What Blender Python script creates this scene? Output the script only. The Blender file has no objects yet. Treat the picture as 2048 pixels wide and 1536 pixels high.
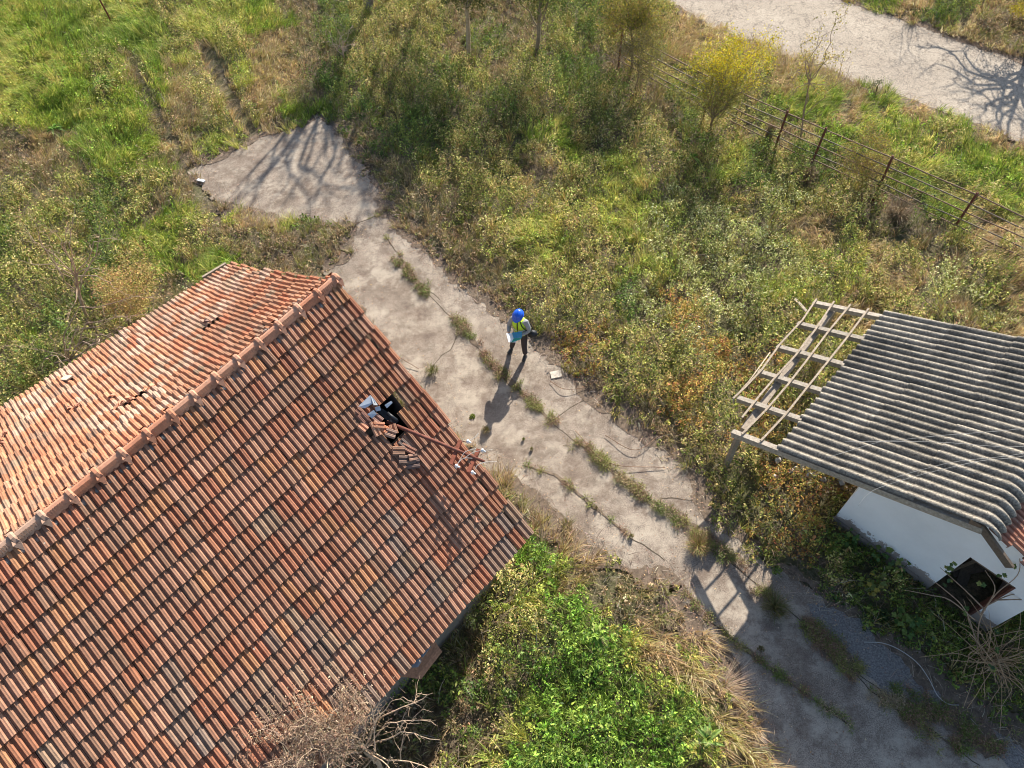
import bpy, math, random
import numpy as np
from mathutils import Vector, Matrix

# ------------------------------------------------------------------ camera, light, exposure
F = 1420.0; CX, CY = 1024.0, 768.0; CAMH = 14.0
_d = np.array([1080.0 - CX, 1750.0 - CY, F]); _d /= np.linalg.norm(_d)
_up = -_d
_f = np.array([0, 0, 1.0]); _Y = _f - _f.dot(_up) * _up; _Y /= np.linalg.norm(_Y)
_X = np.cross(_Y, _up)
R = np.array([_X, _Y, _up]); C0 = np.array([0, 0, CAMH])
scene = bpy.context.scene
cam_d = bpy.data.cameras.new('camera'); cam = bpy.data.objects.new('camera', cam_d)
scene.collection.objects.link(cam); scene.camera = cam
cam_d.sensor_width = 36.0; cam_d.lens = F / 2048 * 36; cam_d.clip_end = 2000; cam_d.clip_start = 0.1
m = Matrix.Identity(4)
for i in range(3):
    m[i][0] = R[i][0]; m[i][1] = -R[i][1]; m[i][2] = -R[i][2]; m[i][3] = C0[i]
cam.matrix_world = m
SUN = np.array([.376 * math.cos(math.radians(33)), .927 * math.cos(math.radians(33)), math.sin(math.radians(33))])
w = bpy.data.worlds.new('World'); scene.world = w; w.use_nodes = True
nt = w.node_tree; bg = nt.nodes['Background']
sky = nt.nodes.new('ShaderNodeTexSky'); sky.sky_type = 'NISHITA'; sky.sun_disc = False
sky.sun_elevation = math.radians(33); sky.sun_rotation = math.atan2(.376, .927)
nt.links.new(sky.outputs[0], bg.inputs[0]); bg.inputs[1].default_value = 0.10
sl = bpy.data.lights.new('sun', 'SUN'); sl.energy = 5.0; sl.angle = math.radians(.6); sl.color = (1, .93, .83)
so = bpy.data.objects.new('sun', sl); scene.collection.objects.link(so)
so.rotation_euler = Vector(SUN).to_track_quat('Z', 'Y').to_euler(); so.location = (10, 25, 30)
vs = scene.view_settings; vs.view_transform = 'Standard'; vs.look = 'None'; vs.gamma = 1; vs.exposure = 1.02
vs.use_curve_mapping = False
scene.cycles.pixel_filter_type = 'BLACKMAN_HARRIS'; scene.cycles.filter_width = 1.05; scene.cycles.max_bounces = 6; scene.cycles.transparent_max_bounces = 4
PI = math.pi
rnd = random.Random(7); rg = np.random.default_rng(11)
V = lambda *a: np.array(a, float)

def ray(p):
    v = R @ V(p[0] - CX, p[1] - CY, F); return v / np.linalg.norm(v)
def at(px, py, z=0.0):
    v = ray((px, py)); return C0 + v * ((z - CAMH) / v[2])
def onp(px, py, P0, n):
    r = ray((px, py)); return C0 + r * (np.dot(P0 - C0, n) / np.dot(r, n))
def proj_arr(P):
    c = (P - C0) @ R; return CX + F * c[:, 0] / c[:, 2], CY + F * c[:, 1] / c[:, 2]
def unit(a):
    a = np.asarray(a, float); return a / (np.linalg.norm(a) + 1e-12)

# ------------------------------------------------------------------ helpers
COL = scene.collection
def tag(o, label=None, cat=None, group=None, kind=None):
    if label: o['label'] = label
    if cat: o['category'] = cat
    if group: o['group'] = group
    if kind: o['kind'] = kind
    return o
def empty(name, loc, label, cat, group=None):
    o = bpy.data.objects.new(name, None); COL.objects.link(o); o.location = tuple(loc)
    o.empty_display_size = .3
    return tag(o, label, cat, group)
def parent(o, p):
    o.parent = p; o.matrix_parent_inverse = Matrix.Translation(-Vector(p.location)) if p.rotation_euler.x == 0 and p.rotation_euler.y == 0 and p.rotation_euler.z == 0 else p.matrix_world.inverted()

class MB:
    def __init__(s): s.v = []; s.f = []; s.c = []; s.sm = []
    def add(s, vs, fs, col=(1, 1, 1), smooth=False):
        b = len(s.v); s.v.extend([tuple(map(float, q)) for q in vs]); s.c.extend([col] * len(vs))
        for f in fs: s.f.append(tuple(b + i for i in f)); s.sm.append(smooth)
    def box(s, c, ax, ay, az, col=(1, 1, 1)):
        c, ax, ay, az = map(np.asarray, (c, ax, ay, az))
        vs = [c + i * ax + j * ay + k * az for i in (-1, 1) for j in (-1, 1) for k in (-1, 1)]
        s.add(vs, [(0, 1, 3, 2), (4, 6, 7, 5), (0, 4, 5, 1), (2, 3, 7, 6), (0, 2, 6, 4), (1, 5, 7, 3)], col)
    def beam(s, a, b, w_, h_, upv=(0, 0, 1), col=(1, 1, 1)):
        a = np.asarray(a, float); b = np.asarray(b, float); d = unit(b - a)
        sd = unit(np.cross(d, upv)); u = np.cross(sd, d)
        s.box((a + b) / 2, (b - a) / 2, sd * w_ / 2, u * h_ / 2, col)
    def tube(s, pts, rad, n=6, col=(1, 1, 1), cap=True):
        pts = [np.asarray(p, float) for p in pts]; rings = []
        if not hasattr(rad, '__len__'): rad = [rad] * len(pts)
        ref = None
        for i, p in enumerate(pts):
            d = unit(pts[min(i + 1, len(pts) - 1)] - pts[max(i - 1, 0)])
            if ref is None: ref = unit(np.cross(d, (0.3, .9, .31) if abs(d[2]) > .5 else (0, 0, 1)))
            ref = unit(ref - d * d.dot(ref)); b = np.cross(d, ref)
            rings.append([p + rad[i] * (math.cos(2 * PI * k / n) * ref + math.sin(2 * PI * k / n) * b) for k in range(n)])
        vs = [q for r in rings for q in r]; fs = []
        for i in range(len(pts) - 1):
            for k in range(n):
                fs.append((i * n + k, i * n + (k + 1) % n, (i + 1) * n + (k + 1) % n, (i + 1) * n + k))
        if cap: fs.append(tuple(range(n - 1, -1, -1))); fs.append(tuple((len(pts) - 1) * n + k for k in range(n)))
        s.add(vs, fs, col, True)
    def ball(s, c, r, n=8, col=(1, 1, 1), sq=(1, 1, 1), jit=0):
        vs = []; fs = []
        for i in range(n + 1):
            th = PI * i / n
            for k in range(2 * n):
                ph = PI * k / n; j = 1 + jit * (rnd.random() - .5)
                vs.append((c[0] + r * sq[0] * j * math.sin(th) * math.cos(ph), c[1] + r * sq[1] * j * math.sin(th) * math.sin(ph), c[2] + r * sq[2] * j * math.cos(th)))
        for i in range(n):
            for k in range(2 * n):
                fs.append((i * 2 * n + k, (i + 1) * 2 * n + k, (i + 1) * 2 * n + (k + 1) % (2 * n), i * 2 * n + (k + 1) % (2 * n)))
        s.add(vs, fs, col, True)
    def build(s, name, mat, par=None):
        me = bpy.data.meshes.new(name); me.from_pydata(s.v, [], s.f)
        at_ = me.color_attributes.new('Col', 'FLOAT_COLOR', 'POINT')
        c = np.ones((len(s.v), 4), np.float32); c[:, :3] = np.array(s.c, np.float32).reshape(-1, 3)
        at_.data.foreach_set('color', c.ravel())
        me.polygons.foreach_set('use_smooth', s.sm); me.update()
        me.materials.append(mat)
        o = bpy.data.objects.new(name, me); COL.objects.link(o)
        if par is not None: parent(o, par)
        return o

def fast_mesh(name, verts, cols, quads, tris, mat, par=None):
    me = bpy.data.meshes.new(name)
    nq, ntr = len(quads), len(tris)
    me.vertices.add(len(verts)); me.vertices.foreach_set('co', verts.astype(np.float32).ravel())
    me.loops.add(nq * 4 + ntr * 3); me.polygons.add(nq + ntr)
    li = np.concatenate([quads.ravel(), tris.ravel()]).astype(np.int32)
    me.loops.foreach_set('vertex_index', li)
    ls = np.concatenate([np.arange(nq) * 4, nq * 4 + np.arange(ntr) * 3]).astype(np.int32)
    me.polygons.foreach_set('loop_start', ls)
    a = me.color_attributes.new('Col', 'FLOAT_COLOR', 'POINT')
    c4 = np.ones((len(verts), 4), np.float32); c4[:, :3] = cols
    a.data.foreach_set('color', c4.ravel())
    me.update(calc_edges=True); me.validate()
    me.materials.append(mat)
    o = bpy.data.objects.new(name, me); COL.objects.link(o)
    if par is not None: parent(o, par)
    return o

# ------------------------------------------------------------------ materials
def newmat(name):
    mt = bpy.data.materials.new(name); mt.use_nodes = True
    return mt, mt.node_tree, mt.node_tree.nodes['Principled BSDF']
def nd(t, ty, **k):
    n = t.nodes.new(ty)
    for a, b in k.items(): setattr(n, a, b)
    return n
def coords(t, scale=1.0):
    g = nd(t, 'ShaderNodeNewGeometry'); mp = nd(t, 'ShaderNodeMapping'); mp.inputs['Scale'].default_value = (scale,) * 3
    t.links.new(g.outputs['Position'], mp.inputs[0]); return mp.outputs[0]
def noise(t, vec, sc, det=4, rough=.6):
    n = nd(t, 'ShaderNodeTexNoise'); n.inputs['Scale'].default_value = sc; n.inputs['Detail'].default_value = det; n.inputs['Roughness'].default_value = rough
    t.links.new(vec, n.inputs['Vector']); return n.outputs[0]
def ramp(t, fac, stops):
    r = nd(t, 'ShaderNodeValToRGB'); e = r.color_ramp.elements
    while len(e) < len(stops): e.new(.5)
    for i, (p, c) in enumerate(stops):
        e[i].position = p; e[i].color = (*c, 1) if len(c) == 3 else c
    t.links.new(fac, r.inputs[0]); return r.outputs[0]
def mix(t, a, b, fac, mode='MIX'):
    n = nd(t, 'ShaderNodeMix', data_type='RGBA', blend_type=mode)
    for s_, v_ in ((n.inputs[0], fac), (n.inputs[6], a), (n.inputs[7], b)):
        if hasattr(v_, 'is_output') or hasattr(v_, 'links'): t.links.new(v_, s_)
        elif isinstance(v_, tuple): s_.default_value = (*v_[:3], 1)
        else: s_.default_value = v_
    return n.outputs[2]
def bump(t, bs, h, st=.3, dist=.02):
    b = nd(t, 'ShaderNodeBump'); b.inputs['Strength'].default_value = st; b.inputs['Distance'].default_value = dist
    t.links.new(h, b.inputs['Height']); t.links.new(b.outputs[0], bs.inputs['Normal'])
G3 = lambda v: (v, v, v)

def simple(name, c, rough=.8, var=.25, sc=6, metal=0, bmp=.2, attr=False, spec=.3):
    mt, t, bs = newmat(name); co = coords(t)
    n = noise(t, co, sc, 6, .65)
    k = ramp(t, n, [(.25, G3(1 - var)), (.75, G3(1 + var))])
    base = c
    if attr:
        a = nd(t, 'ShaderNodeAttribute', attribute_name='Col'); base = mix(t, c, a.outputs[0], 1.0, 'MULTIPLY')
    t.links.new(mix(t, base, k, 1.0, 'MULTIPLY'), bs.inputs['Base Color'])
    bs.inputs['Roughness'].default_value = rough; bs.inputs['Metallic'].default_value = metal
    bs.inputs['Specular IOR Level'].default_value = spec
    bump(t, bs, noise(t, co, sc * 6, 3), bmp, .01)
    return mt

def foliage_mat(name, trans=.3):
    mt = bpy.data.materials.new(name); mt.use_nodes = True; t = mt.node_tree
    t.nodes.remove(t.nodes['Principled BSDF']); out = t.nodes['Material Output']
    a = nd(t, 'ShaderNodeAttribute', attribute_name='Col')
    d = nd(t, 'ShaderNodeBsdfDiffuse'); tr = nd(t, 'ShaderNodeBsdfTranslucent'); mx = nd(t, 'ShaderNodeMixShader')
    g = nd(t, 'ShaderNodeBsdfGlossy'); g.inputs['Roughness'].default_value = .6; g.inputs['Color'].default_value = (.8, .85, .9, 1)
    m2 = nd(t, 'ShaderNodeMixShader'); m2.inputs[0].default_value = .02
    t.links.new(a.outputs[0], d.inputs[0]); t.links.new(a.outputs[0], tr.inputs[0])
    mx.inputs[0].default_value = trans
    t.links.new(d.outputs[0], mx.inputs[1]); t.links.new(tr.outputs[0], mx.inputs[2])
    t.links.new(mx.outputs[0], m2.inputs[1]); t.links.new(g.outputs[0], m2.inputs[2])
    t.links.new(m2.outputs[0], out.inputs[0]); return mt

def concrete_mat():
    mt, t, bs = newmat('weathered_concrete'); co = coords(t)
    big = noise(t, co, .55, 5, .6); mid = noise(t, co, 3.2, 6, .7); fine = noise(t, co, 46, 3, .75); finer = noise(t, co, 120, 2, .7)
    c = ramp(t, big, [(.36, (.195, .153, .117)), (.5, (.25, .203, .159)), (.64, (.305, .255, .203))])
    c = mix(t, c, ramp(t, mid, [(.32, G3(.68)), (.5, G3(1)), (.66, G3(1.15))]), 1.0, 'MULTIPLY')
    c = mix(t, c, ramp(t, fine, [(.36, G3(.5)), (.49, G3(1)), (.62, G3(1.4))]), 1.0, 'MULTIPLY')
    c = mix(t, c, ramp(t, finer, [(.36, G3(.65)), (.64, G3(1.3))]), 1.0, 'MULTIPLY')
    # pale dusty blotches and brown soil stains
    n4 = noise(t, co, 1.3, 7, .75)
    c = mix(t, c, (.43, .37, .29), ramp(t, n4, [(.47, G3(0)), (.60, G3(.65))]))
    n5 = noise(t, co, 2.0, 8, .8); c = mix(t, c, (.13, .092, .07), ramp(t, n5, [(.49, G3(0)), (.62, G3(.7))]))
    vo = nd(t, 'ShaderNodeTexVoronoi', feature='DISTANCE_TO_EDGE'); vo.inputs['Scale'].default_value = .55
    wv = nd(t, 'ShaderNodeVectorMath', operation='ADD')
    dn = nd(t, 'ShaderNodeTexNoise'); dn.inputs['Scale'].default_value = 1.2; dn.inputs['Detail'].default_value = 6; t.links.new(co, dn.inputs['Vector'])
    t.links.new(co, wv.inputs[0]); t.links.new(dn.outputs['Color'], wv.inputs[1]); t.links.new(wv.outputs[0], vo.inputs['Vector'])
    lw = ramp(t, vo.outputs[0], [(0, G3(.6)), (.008, G3(0))]); msk = mix(t, lw, ramp(t, mid, [(.47, G3(0)), (.58, G3(1))]), 1.0, 'MULTIPLY')
    c = mix(t, c, (.10, .08, .06), msk)
    t.links.new(c, bs.inputs['Base Color']); bs.inputs['Roughness'].default_value = .92; bs.inputs['Specular IOR Level'].default_value = .2
    bump(t, bs, mix(t, fine, mid, .4), .5, .02); return mt

def road_mat():
    mt, t, bs = newmat('cracked_road'); co = coords(t)
    big = noise(t, co, .5, 5, .6); fine = noise(t, co, 30, 4, .8)
    c = ramp(t, big, [(.3, (.33, .278, .218)), (.7, (.42, .36, .285))])
    c = mix(t, c, ramp(t, fine, [(.38, G3(.55)), (.5, G3(1)), (.62, G3(1.25))]), 1.0, 'MULTIPLY')
    dn = nd(t, 'ShaderNodeTexNoise'); dn.inputs['Scale'].default_value = 2.2; dn.inputs['Detail'].default_value = 7; t.links.new(co, dn.inputs['Vector'])
    sc = nd(t, 'ShaderNodeVectorMath', operation='MULTIPLY_ADD'); sc.inputs[1].default_value = (.9, .9, .9)
    t.links.new(dn.outputs['Color'], sc.inputs[0]); t.links.new(co, sc.inputs[2])
    for s_, w_, k in ((1.3, .03, .7), (3.6, .05, .75)):
        vo = nd(t, 'ShaderNodeTexVoronoi', feature='DISTANCE_TO_EDGE'); vo.inputs['Scale'].default_value = s_
        t.links.new(sc.outputs[0], vo.inputs['Vector'])
        mk = noise(t, co, .8 * s_, 3)
        ms = mix(t, ramp(t, vo.outputs[0], [(0, G3(k)), (w_, G3(0))]), ramp(t, mk, [(.36, G3(0)), (.5, G3(1))]), 1.0, 'MULTIPLY')
        c = mix(t, c, (.13, .11, .09), ms)
    t.links.new(c, bs.inputs['Base Color']); bs.inputs['Roughness'].default_value = .95; bs.inputs['Specular IOR Level'].default_value = .15
    bump(t, bs, fine, .5, .02); return mt

def soil_mat():
    mt, t, bs = newmat('soil_and_litter'); co = coords(t)
    c = ramp(t, noise(t, co, 9, 7, .75), [(.3, (.05, .04, .022)), (.45, (.13, .10, .06)), (.6, (.27, .21, .135)), (.75, (.38, .31, .21))])
    c = mix(t, c, (.11, .13, .04), ramp(t, noise(t, co, .7, 4), [(.42, G3(0)), (.6, G3(.6))]))
    t.links.new(c, bs.inputs['Base Color']); bs.inputs['Roughness'].default_value = 1
    bump(t, bs, noise(t, co, 25, 5, .8), 1, .08); return mt

def tile_mat():
    mt, t, bs = newmat('clay_tile'); co = coords(t)
    a = nd(t, 'ShaderNodeAttribute', attribute_name='Col'); c = a.outputs[0]
    c = mix(t, c, ramp(t, noise(t, co, 7, 7, .75), [(.25, G3(.62)), (.5, G3(1)), (.75, G3(1.22))]), 1.0, 'MULTIPLY')
    c = mix(t, c, (.11, .085, .07), ramp(t, noise(t, co, 13, 7, .85), [(.52, G3(0)), (.72, G3(.55))]))
    c = mix(t, c, (.50, .47, .38), ramp(t, noise(t, co, 21, 3, .6), [(.70, G3(0)), (.76, G3(.85))]))
    c = mix(t, c, (.34, .28, .24), ramp(t, noise(t, co, 4.2, 8, .85), [(.60, G3(0)), (.72, G3(.45))]))
    t.links.new(c, bs.inputs['Base Color']); bs.inputs['Roughness'].default_value = .85; bs.inputs['Specular IOR Level'].default_value = .25
    bump(t, bs, noise(t, co, 60, 4, .7), .35, .008); return mt

def sheet_mat():
    mt, t, bs = newmat('fibre_cement'); co = coords(t)
    c = ramp(t, noise(t, co, 30, 5, .8), [(.34, (.10, .09, .08)), (.5, (.28, .25, .205)), (.66, (.52, .45, .34))])
    c = mix(t, c, ramp(t, noise(t, co, 2.5, 6, .7), [(.36, G3(.6)), (.64, G3(1.2))]), 1.0, 'MULTIPLY')
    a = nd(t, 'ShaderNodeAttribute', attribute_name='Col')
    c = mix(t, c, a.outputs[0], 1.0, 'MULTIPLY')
    c = mix(t, c, (.34, .26, .08), ramp(t, noise(t, co, 11, 6, .8), [(.66, G3(0)), (.76, G3(.5))]))
    t.links.new(c, bs.inputs['Base Color']); bs.inputs['Roughness'].default_value = .95; bs.inputs['Specular IOR Level'].default_value = .2
    bump(t, bs, noise(t, co, 50, 5, .8), .8, .015); return mt

def plaster_mat():
    mt, t, bs = newmat('white_plaster'); co = coords(t)
    c = ramp(t, noise(t, co, 1.2, 6, .7), [(.3, (.78, .77, .76)), (.7, (.88, .87, .86))])
    g = nd(t, 'ShaderNodeNewGeometry'); sx = nd(t, 'ShaderNodeSeparateXYZ'); t.links.new(g.outputs['Position'], sx.inputs[0])
    # peeled paint along the plinth, where rain splashes
    ma = nd(t, 'ShaderNodeMath', operation='MULTIPLY_ADD'); ma.inputs[1].default_value = -.62; ma.inputs[2].default_value = .78
    t.links.new(sx.outputs[2], ma.inputs[0])
    ad = nd(t, 'ShaderNodeMath', operation='ADD'); t.links.new(ma.outputs[0], ad.inputs[0]); n5 = noise(t, co, 5, 8, .75); t.links.new(n5, ad.inputs[1])
    c = mix(t, c, (.36, .28, .23), ramp(t, ad.outputs[0], [(.0, G3(0)), (1.0, G3(0)), (1.02, G3(.0))]))
    m1 = nd(t, 'ShaderNodeMath', operation='GREATER_THAN'); m1.inputs[1].default_value = 1.04; t.links.new(ad.outputs[0], m1.inputs[0])
    c = mix(t, c, (.34, .28, .24), m1.outputs[0])
    c = mix(t, c, (.25, .22, .2), ramp(t, noise(t, co, 3.1, 8, .8), [(.70, G3(0)), (.74, G3(.5))]))
    t.links.new(c, bs.inputs['Base Color']); bs.inputs['Roughness'].default_value = .9
    bump(t, bs, noise(t, co, 14, 5), .25, .01); return mt

def wood_mat():
    mt, t, bs = newmat('grey_weathered_wood'); co = coords(t)
    a = nd(t, 'ShaderNodeAttribute', attribute_name='Col')
    c = ramp(t, noise(t, co, 18, 6, .8), [(.3, (.16, .13, .10)), (.5, (.30, .26, .21)), (.7, (.44, .39, .32))])
    c = mix(t, c, a.outputs[0], 1.0, 'MULTIPLY')
    t.links.new(c, bs.inputs['Base Color']); bs.inputs['Roughness'].default_value = .9
    bump(t, bs, noise(t, co, 60, 4, .7), .5, .01); return mt

M_conc = concrete_mat(); M_road = road_mat(); M_soil = soil_mat(); M_tile = tile_mat(); M_sheet = sheet_mat()
M_white = plaster_mat(); M_wood = wood_mat()
M_fol = foliage_mat('living_foliage', .38); M_dry = foliage_mat('dry_foliage', .15)
M_bark = simple('bark', (.30, .245, .19), .95, .35, 12, bmp=.6, attr=True)
M_rust = simple('rusty_steel', (.17, .062, .042), .8, .45, 14, .1, .5, attr=True)
M_rail = simple('painted_pipe', (.20, .15, .13), .65, .5, 9, .3, .3, attr=True)
M_house_wall = simple('stained_render', (.24, .20, .165), .95, .35, 3)
M_joint = simple('dirt_in_joint', (.085, .065, .045), 1, .4, 12)
M_metal = simple('galvanised_sheet', (.42, .46, .50), .42, .3, 5, .5, .15)
M_black = simple('black_plastic', (.02, .022, .025), .45, .3, 10)
M_porc = simple('white_porcelain', (.78, .78, .76), .25, .08, 8)
M_wire = simple('pale_wire', (.45, .43, .40), .5, .2, 5)
M_rubble = simple('white_rubble', (.58, .55, .50), .95, .35, 9, bmp=.6, attr=True)

# ------------------------------------------------------------------ noise and polygons
def vnoise(x, y, seed):
    rs = np.random.default_rng(seed); T = rs.random((128, 128)).astype(np.float32)
    xi = np.floor(x).astype(int); yi = np.floor(y).astype(int); fx = x - xi; fy = y - yi
    fx = fx * fx * (3 - 2 * fx); fy = fy * fy * (3 - 2 * fy)
    a = T[xi % 128, yi % 128]; b = T[(xi + 1) % 128, yi % 128]; c = T[xi % 128, (yi + 1) % 128]; d_ = T[(xi + 1) % 128, (yi + 1) % 128]
    return (a * (1 - fx) + b * fx) * (1 - fy) + (c * (1 - fx) + d_ * fx) * fy
def fbm(x, y, sc, seed, o=4):
    r = 0; a = .5; t = 0
    for k in range(o):
        r = r + a * vnoise(x * sc * 2 ** k + 31.7 * k, y * sc * 2 ** k + 17.3 * k, seed + k); t += a; a *= .55
    return r / t
def poly_sd(x, y, poly):   # signed distance, positive inside
    P = np.asarray(poly)[:, :2]; Q = np.roll(P, -1, 0); best = np.full(x.shape, 1e9); ins = np.zeros(x.shape, bool)
    for (ax, ay), (bx, by) in zip(P, Q):
        dx, dy = bx - ax, by - ay; t = np.clip(((x - ax) * dx + (y - ay) * dy) / (dx * dx + dy * dy), 0, 1)
        best = np.minimum(best, (x - ax - t * dx) ** 2 + (y - ay - t * dy) ** 2)
        c = (ay > y) != (by > y)
        with np.errstate(divide='ignore', invalid='ignore'): ins ^= c & (x < (bx - ax) * (y - ay) / (by - ay) + ax)
    return np.where(ins, 1, -1) * np.sqrt(best)
def line_d(x, y, pts):
    best = np.full(x.shape, 1e9)
    for a, b in zip(pts[:-1], pts[1:]):
        dx, dy = b[0] - a[0], b[1] - a[1]; t = np.clip(((x - a[0]) * dx + (y - a[1]) * dy) / (dx * dx + dy * dy), 0, 1)
        best = np.minimum(best, (x - a[0] - t * dx) ** 2 + (y - a[1] - t * dy) ** 2)
    return np.sqrt(best)
G = lambda pts: [at(*p)[:2] for p in pts]

# ------------------------------------------------------------------ setting: ground, path, road
mb = MB(); mb.add([(-300, -300, -.03), (300, -300, -.03), (300, 300, -.03), (-300, 300, -.03)], [(0, 1, 2, 3)])
tag(mb.build('ground', M_soil), kind='structure', label='brown soil and litter under the overgrown plot')

PATH = G([(640, 232), (684, 258), (712, 300), (742, 345), (768, 385), (776, 425), (835, 478), (880, 520), (930, 560), (990, 605), (1050, 655), (1100, 690), (1128, 735),
          (1190, 785), (1262, 838), (1322, 880), (1390, 945), (1432, 1020), (1520, 1110), (1620, 1165), (1730, 1235), (1830, 1320), (1920, 1390), (2060, 1480), (2300, 1640),
          (2300, 1900), (1700, 1900), (1560, 1560), (1505, 1470), (1478, 1395), (1415, 1300), (1345, 1215), (1340, 1165), (1280, 1150), (1180, 1112), (1120, 1070), (1060, 1010), (1000, 960),
          (900, 900), (820, 800), (745, 690), (700, 610), (650, 540), (690, 500), (705, 452), (630, 446), (540, 442), (462, 424), (430, 398), (385, 352), (400, 322), (460, 300), (500, 286), (512, 272), (570, 262)])
def flat_poly(name, poly, z, mat, th=None):
    import bmesh
    bm = bmesh.new(); vs = [bm.verts.new((p[0], p[1], z)) for p in poly]; bm.faces.new(vs)
    bmesh.ops.triangulate(bm, faces=bm.faces[:])
    me = bpy.data.meshes.new(name); bm.to_mesh(me); bm.free(); me.materials.append(mat)
    o = bpy.data.objects.new(name, me); COL.objects.link(o)
    nz = sum(p.normal.z for p in me.polygons)
    if nz < 0: me.flip_normals()
    return o
def ragged(poly, amp=.08, step=.15, seed=3):
    out = []
    for a, b in zip(poly, list(poly[1:]) + [poly[0]]):
        n = max(1, int(np.linalg.norm(np.asarray(b) - a) / step))
        for k in range(n):
            p = np.asarray(a) + (np.asarray(b) - a) * k / n
            d_ = unit([-(b[1] - a[1]), b[0] - a[0]])
            q = fbm(np.array([p[0]]), np.array([p[1]]), 1.6, seed)[0] - .5 + .25 * (fbm(np.array([p[0]]), np.array([p[1]]), 6, seed + 5, 3)[0] - .5)
            out.append(p + d_ * q * amp * 4)
    return out
tag(flat_poly('path', ragged(PATH, .13, .06), 0.0, M_conc), kind='structure', label='cracked concrete yard path between the two buildings')
ROAD = G([(1200, -70), (1325, 4), (1395, 42), (1470, 76), (1553, 106), (1632, 139), (1758, 187), (1895, 234), (2048, 289), (2300, 370), (2700, 500), (2700, 330), (2300, 205), (2048, 124), (1881, 62), (1690, -2), (1500, -90)])
tag(flat_poly('road', ragged(ROAD, .07, .08), 0.01, M_road), kind='structure', label='pale cracked asphalt road')

M_grav = simple('loose_gravel', (.21, .195, .18), 1, .8, 34, bmp=1)  # gravel, with the cool grey of the shaded side put into its colour
tag(flat_poly('gravel_strip', ragged(G([(1612, 1205), (1660, 1205), (1735, 1245), (1800, 1300), (1870, 1365), (1960, 1430), (2100, 1520), (2080, 1560), (1980, 1500), (1880, 1440), (1790, 1395), (1700, 1320), (1640, 1260)]), .10, .06, 8), .0045, M_grav), kind='structure', label='broken gravelly strip between path and shed, greyed for the shade there')
JOINTS = [[(790, 520), (850, 585), (920, 650), (985, 730), (1060, 800), (1110, 850), (1180, 905), (1240, 955), (1310, 1010), (1420, 1085), (1510, 1165), (1600, 1240), (1660, 1290), (1740, 1380), (1830, 1440), (1960, 1530)],
          [(770, 470), (835, 560), (880, 600)],
          [(1045, 930), (1110, 950), (1190, 1015), (1262, 1075), (1330, 1120)],
          [(1360, 1165), (1400, 1225), (1470, 1280), (1530, 1330), (1600, 1380), (1700, 1450)],
          [(1320, 995), (1390, 1000), (1440, 1030)], [(850, 745), (900, 700), (930, 640)], [(1090, 850), (1180, 790)],
          [(1600, 1240), (1720, 1350), (1790, 1400), (1900, 1440), (2048, 1530)],
          [(705, 448), (760, 430), (775, 415)]]
mb = MB()
for k, J in enumerate(JOINTS):
    P = G(J); 
    for a, b in zip(P[:-1], P[1:]):
        n = max(1, int(np.linalg.norm(b - a) / .12)); d_ = unit(b - a); nn = V(-d_[1], d_[0])
        pr = None
        for i in range(n + 1):
            q = a + (b - a) * i / n; q = q + nn * (fbm(np.array([q[0]]), np.array([q[1]]), 3, 5)[0] - .5) * .12
            ww = .004 + .011 * fbm(np.array([q[0]]), np.array([q[1]]), 4, 9)[0]
            cu = (q + nn * ww, q - nn * ww)
            if pr: mb.add([(*pr[0], .004), (*pr[1], .004), (*cu[1], .004), (*cu[0], .004)], [(0, 1, 2, 3)])
            pr = cu
tag(mb.build('path_joints', M_joint), kind='structure', label='dirt filled joints and cracks of the concrete path')

def soil_band(J, w0, thr, seed, z):
    mb = MB(); P = G(J) if isinstance(J[0], tuple) else J; pr = None
    for a, b in zip(P[:-1], P[1:]):
        n = max(1, int(np.linalg.norm(b - a) / .05)); d_ = unit(b - a); nn = V(-d_[1], d_[0])
        for i in range(n):
            q = a + (b - a) * i / n; X_, Y_ = np.array([q[0]]), np.array([q[1]])
            f = fbm(X_, Y_, 1.1, 333)[0] - thr; w1 = w0 * max(0, f * 5) * (.4 + 1.2 * fbm(X_, Y_, 7, seed)[0]); w2 = w0 * max(0, f * 5) * (.4 + 1.2 * fbm(X_, Y_, 7, seed + 9)[0])
            w1 = min(w1, w0 * 1.8); w2 = min(w2, w0 * 1.8); cu = (q + nn * w1, q - nn * w2)
            z += .000004
            if pr is not None and (w1 > .004 or w2 > .004): mb.add([(*pr[0], z), (*pr[1], z), (*cu[1], z), (*cu[0], z)], [(0, 1, 2, 3)])
            pr = cu
    return mb
M_silt = simple('brown_silt', (.15, .112, .08), 1, .6, 9, bmp=.6)
for k_, (J_, w_, th_) in enumerate(((JOINTS[0], .09, .42), (JOINTS[2], .03, .45), (JOINTS[3], .06, .42), (JOINTS[7], .20, .34), (JOINTS[5], .05, .42))):
    tag(soil_band(J_, w_, th_, 40 + k_, .008 + .003 * k_).build('joint_soil', M_silt), kind='structure', label='brown soil gathered in the joints of the path')

tag(soil_band(list(PATH) + [PATH[0]], .20, .30, 60, .0065).build('edge_soil', M_silt), kind='structure', label='brown soil washed over the edges of the concrete path')
tag(soil_band(list(ROAD) + [ROAD[0]], .15, .30, 64, .0145).build('verge_soil', M_silt), kind='structure', label='brown soil and litter washed over the road edges')

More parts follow.
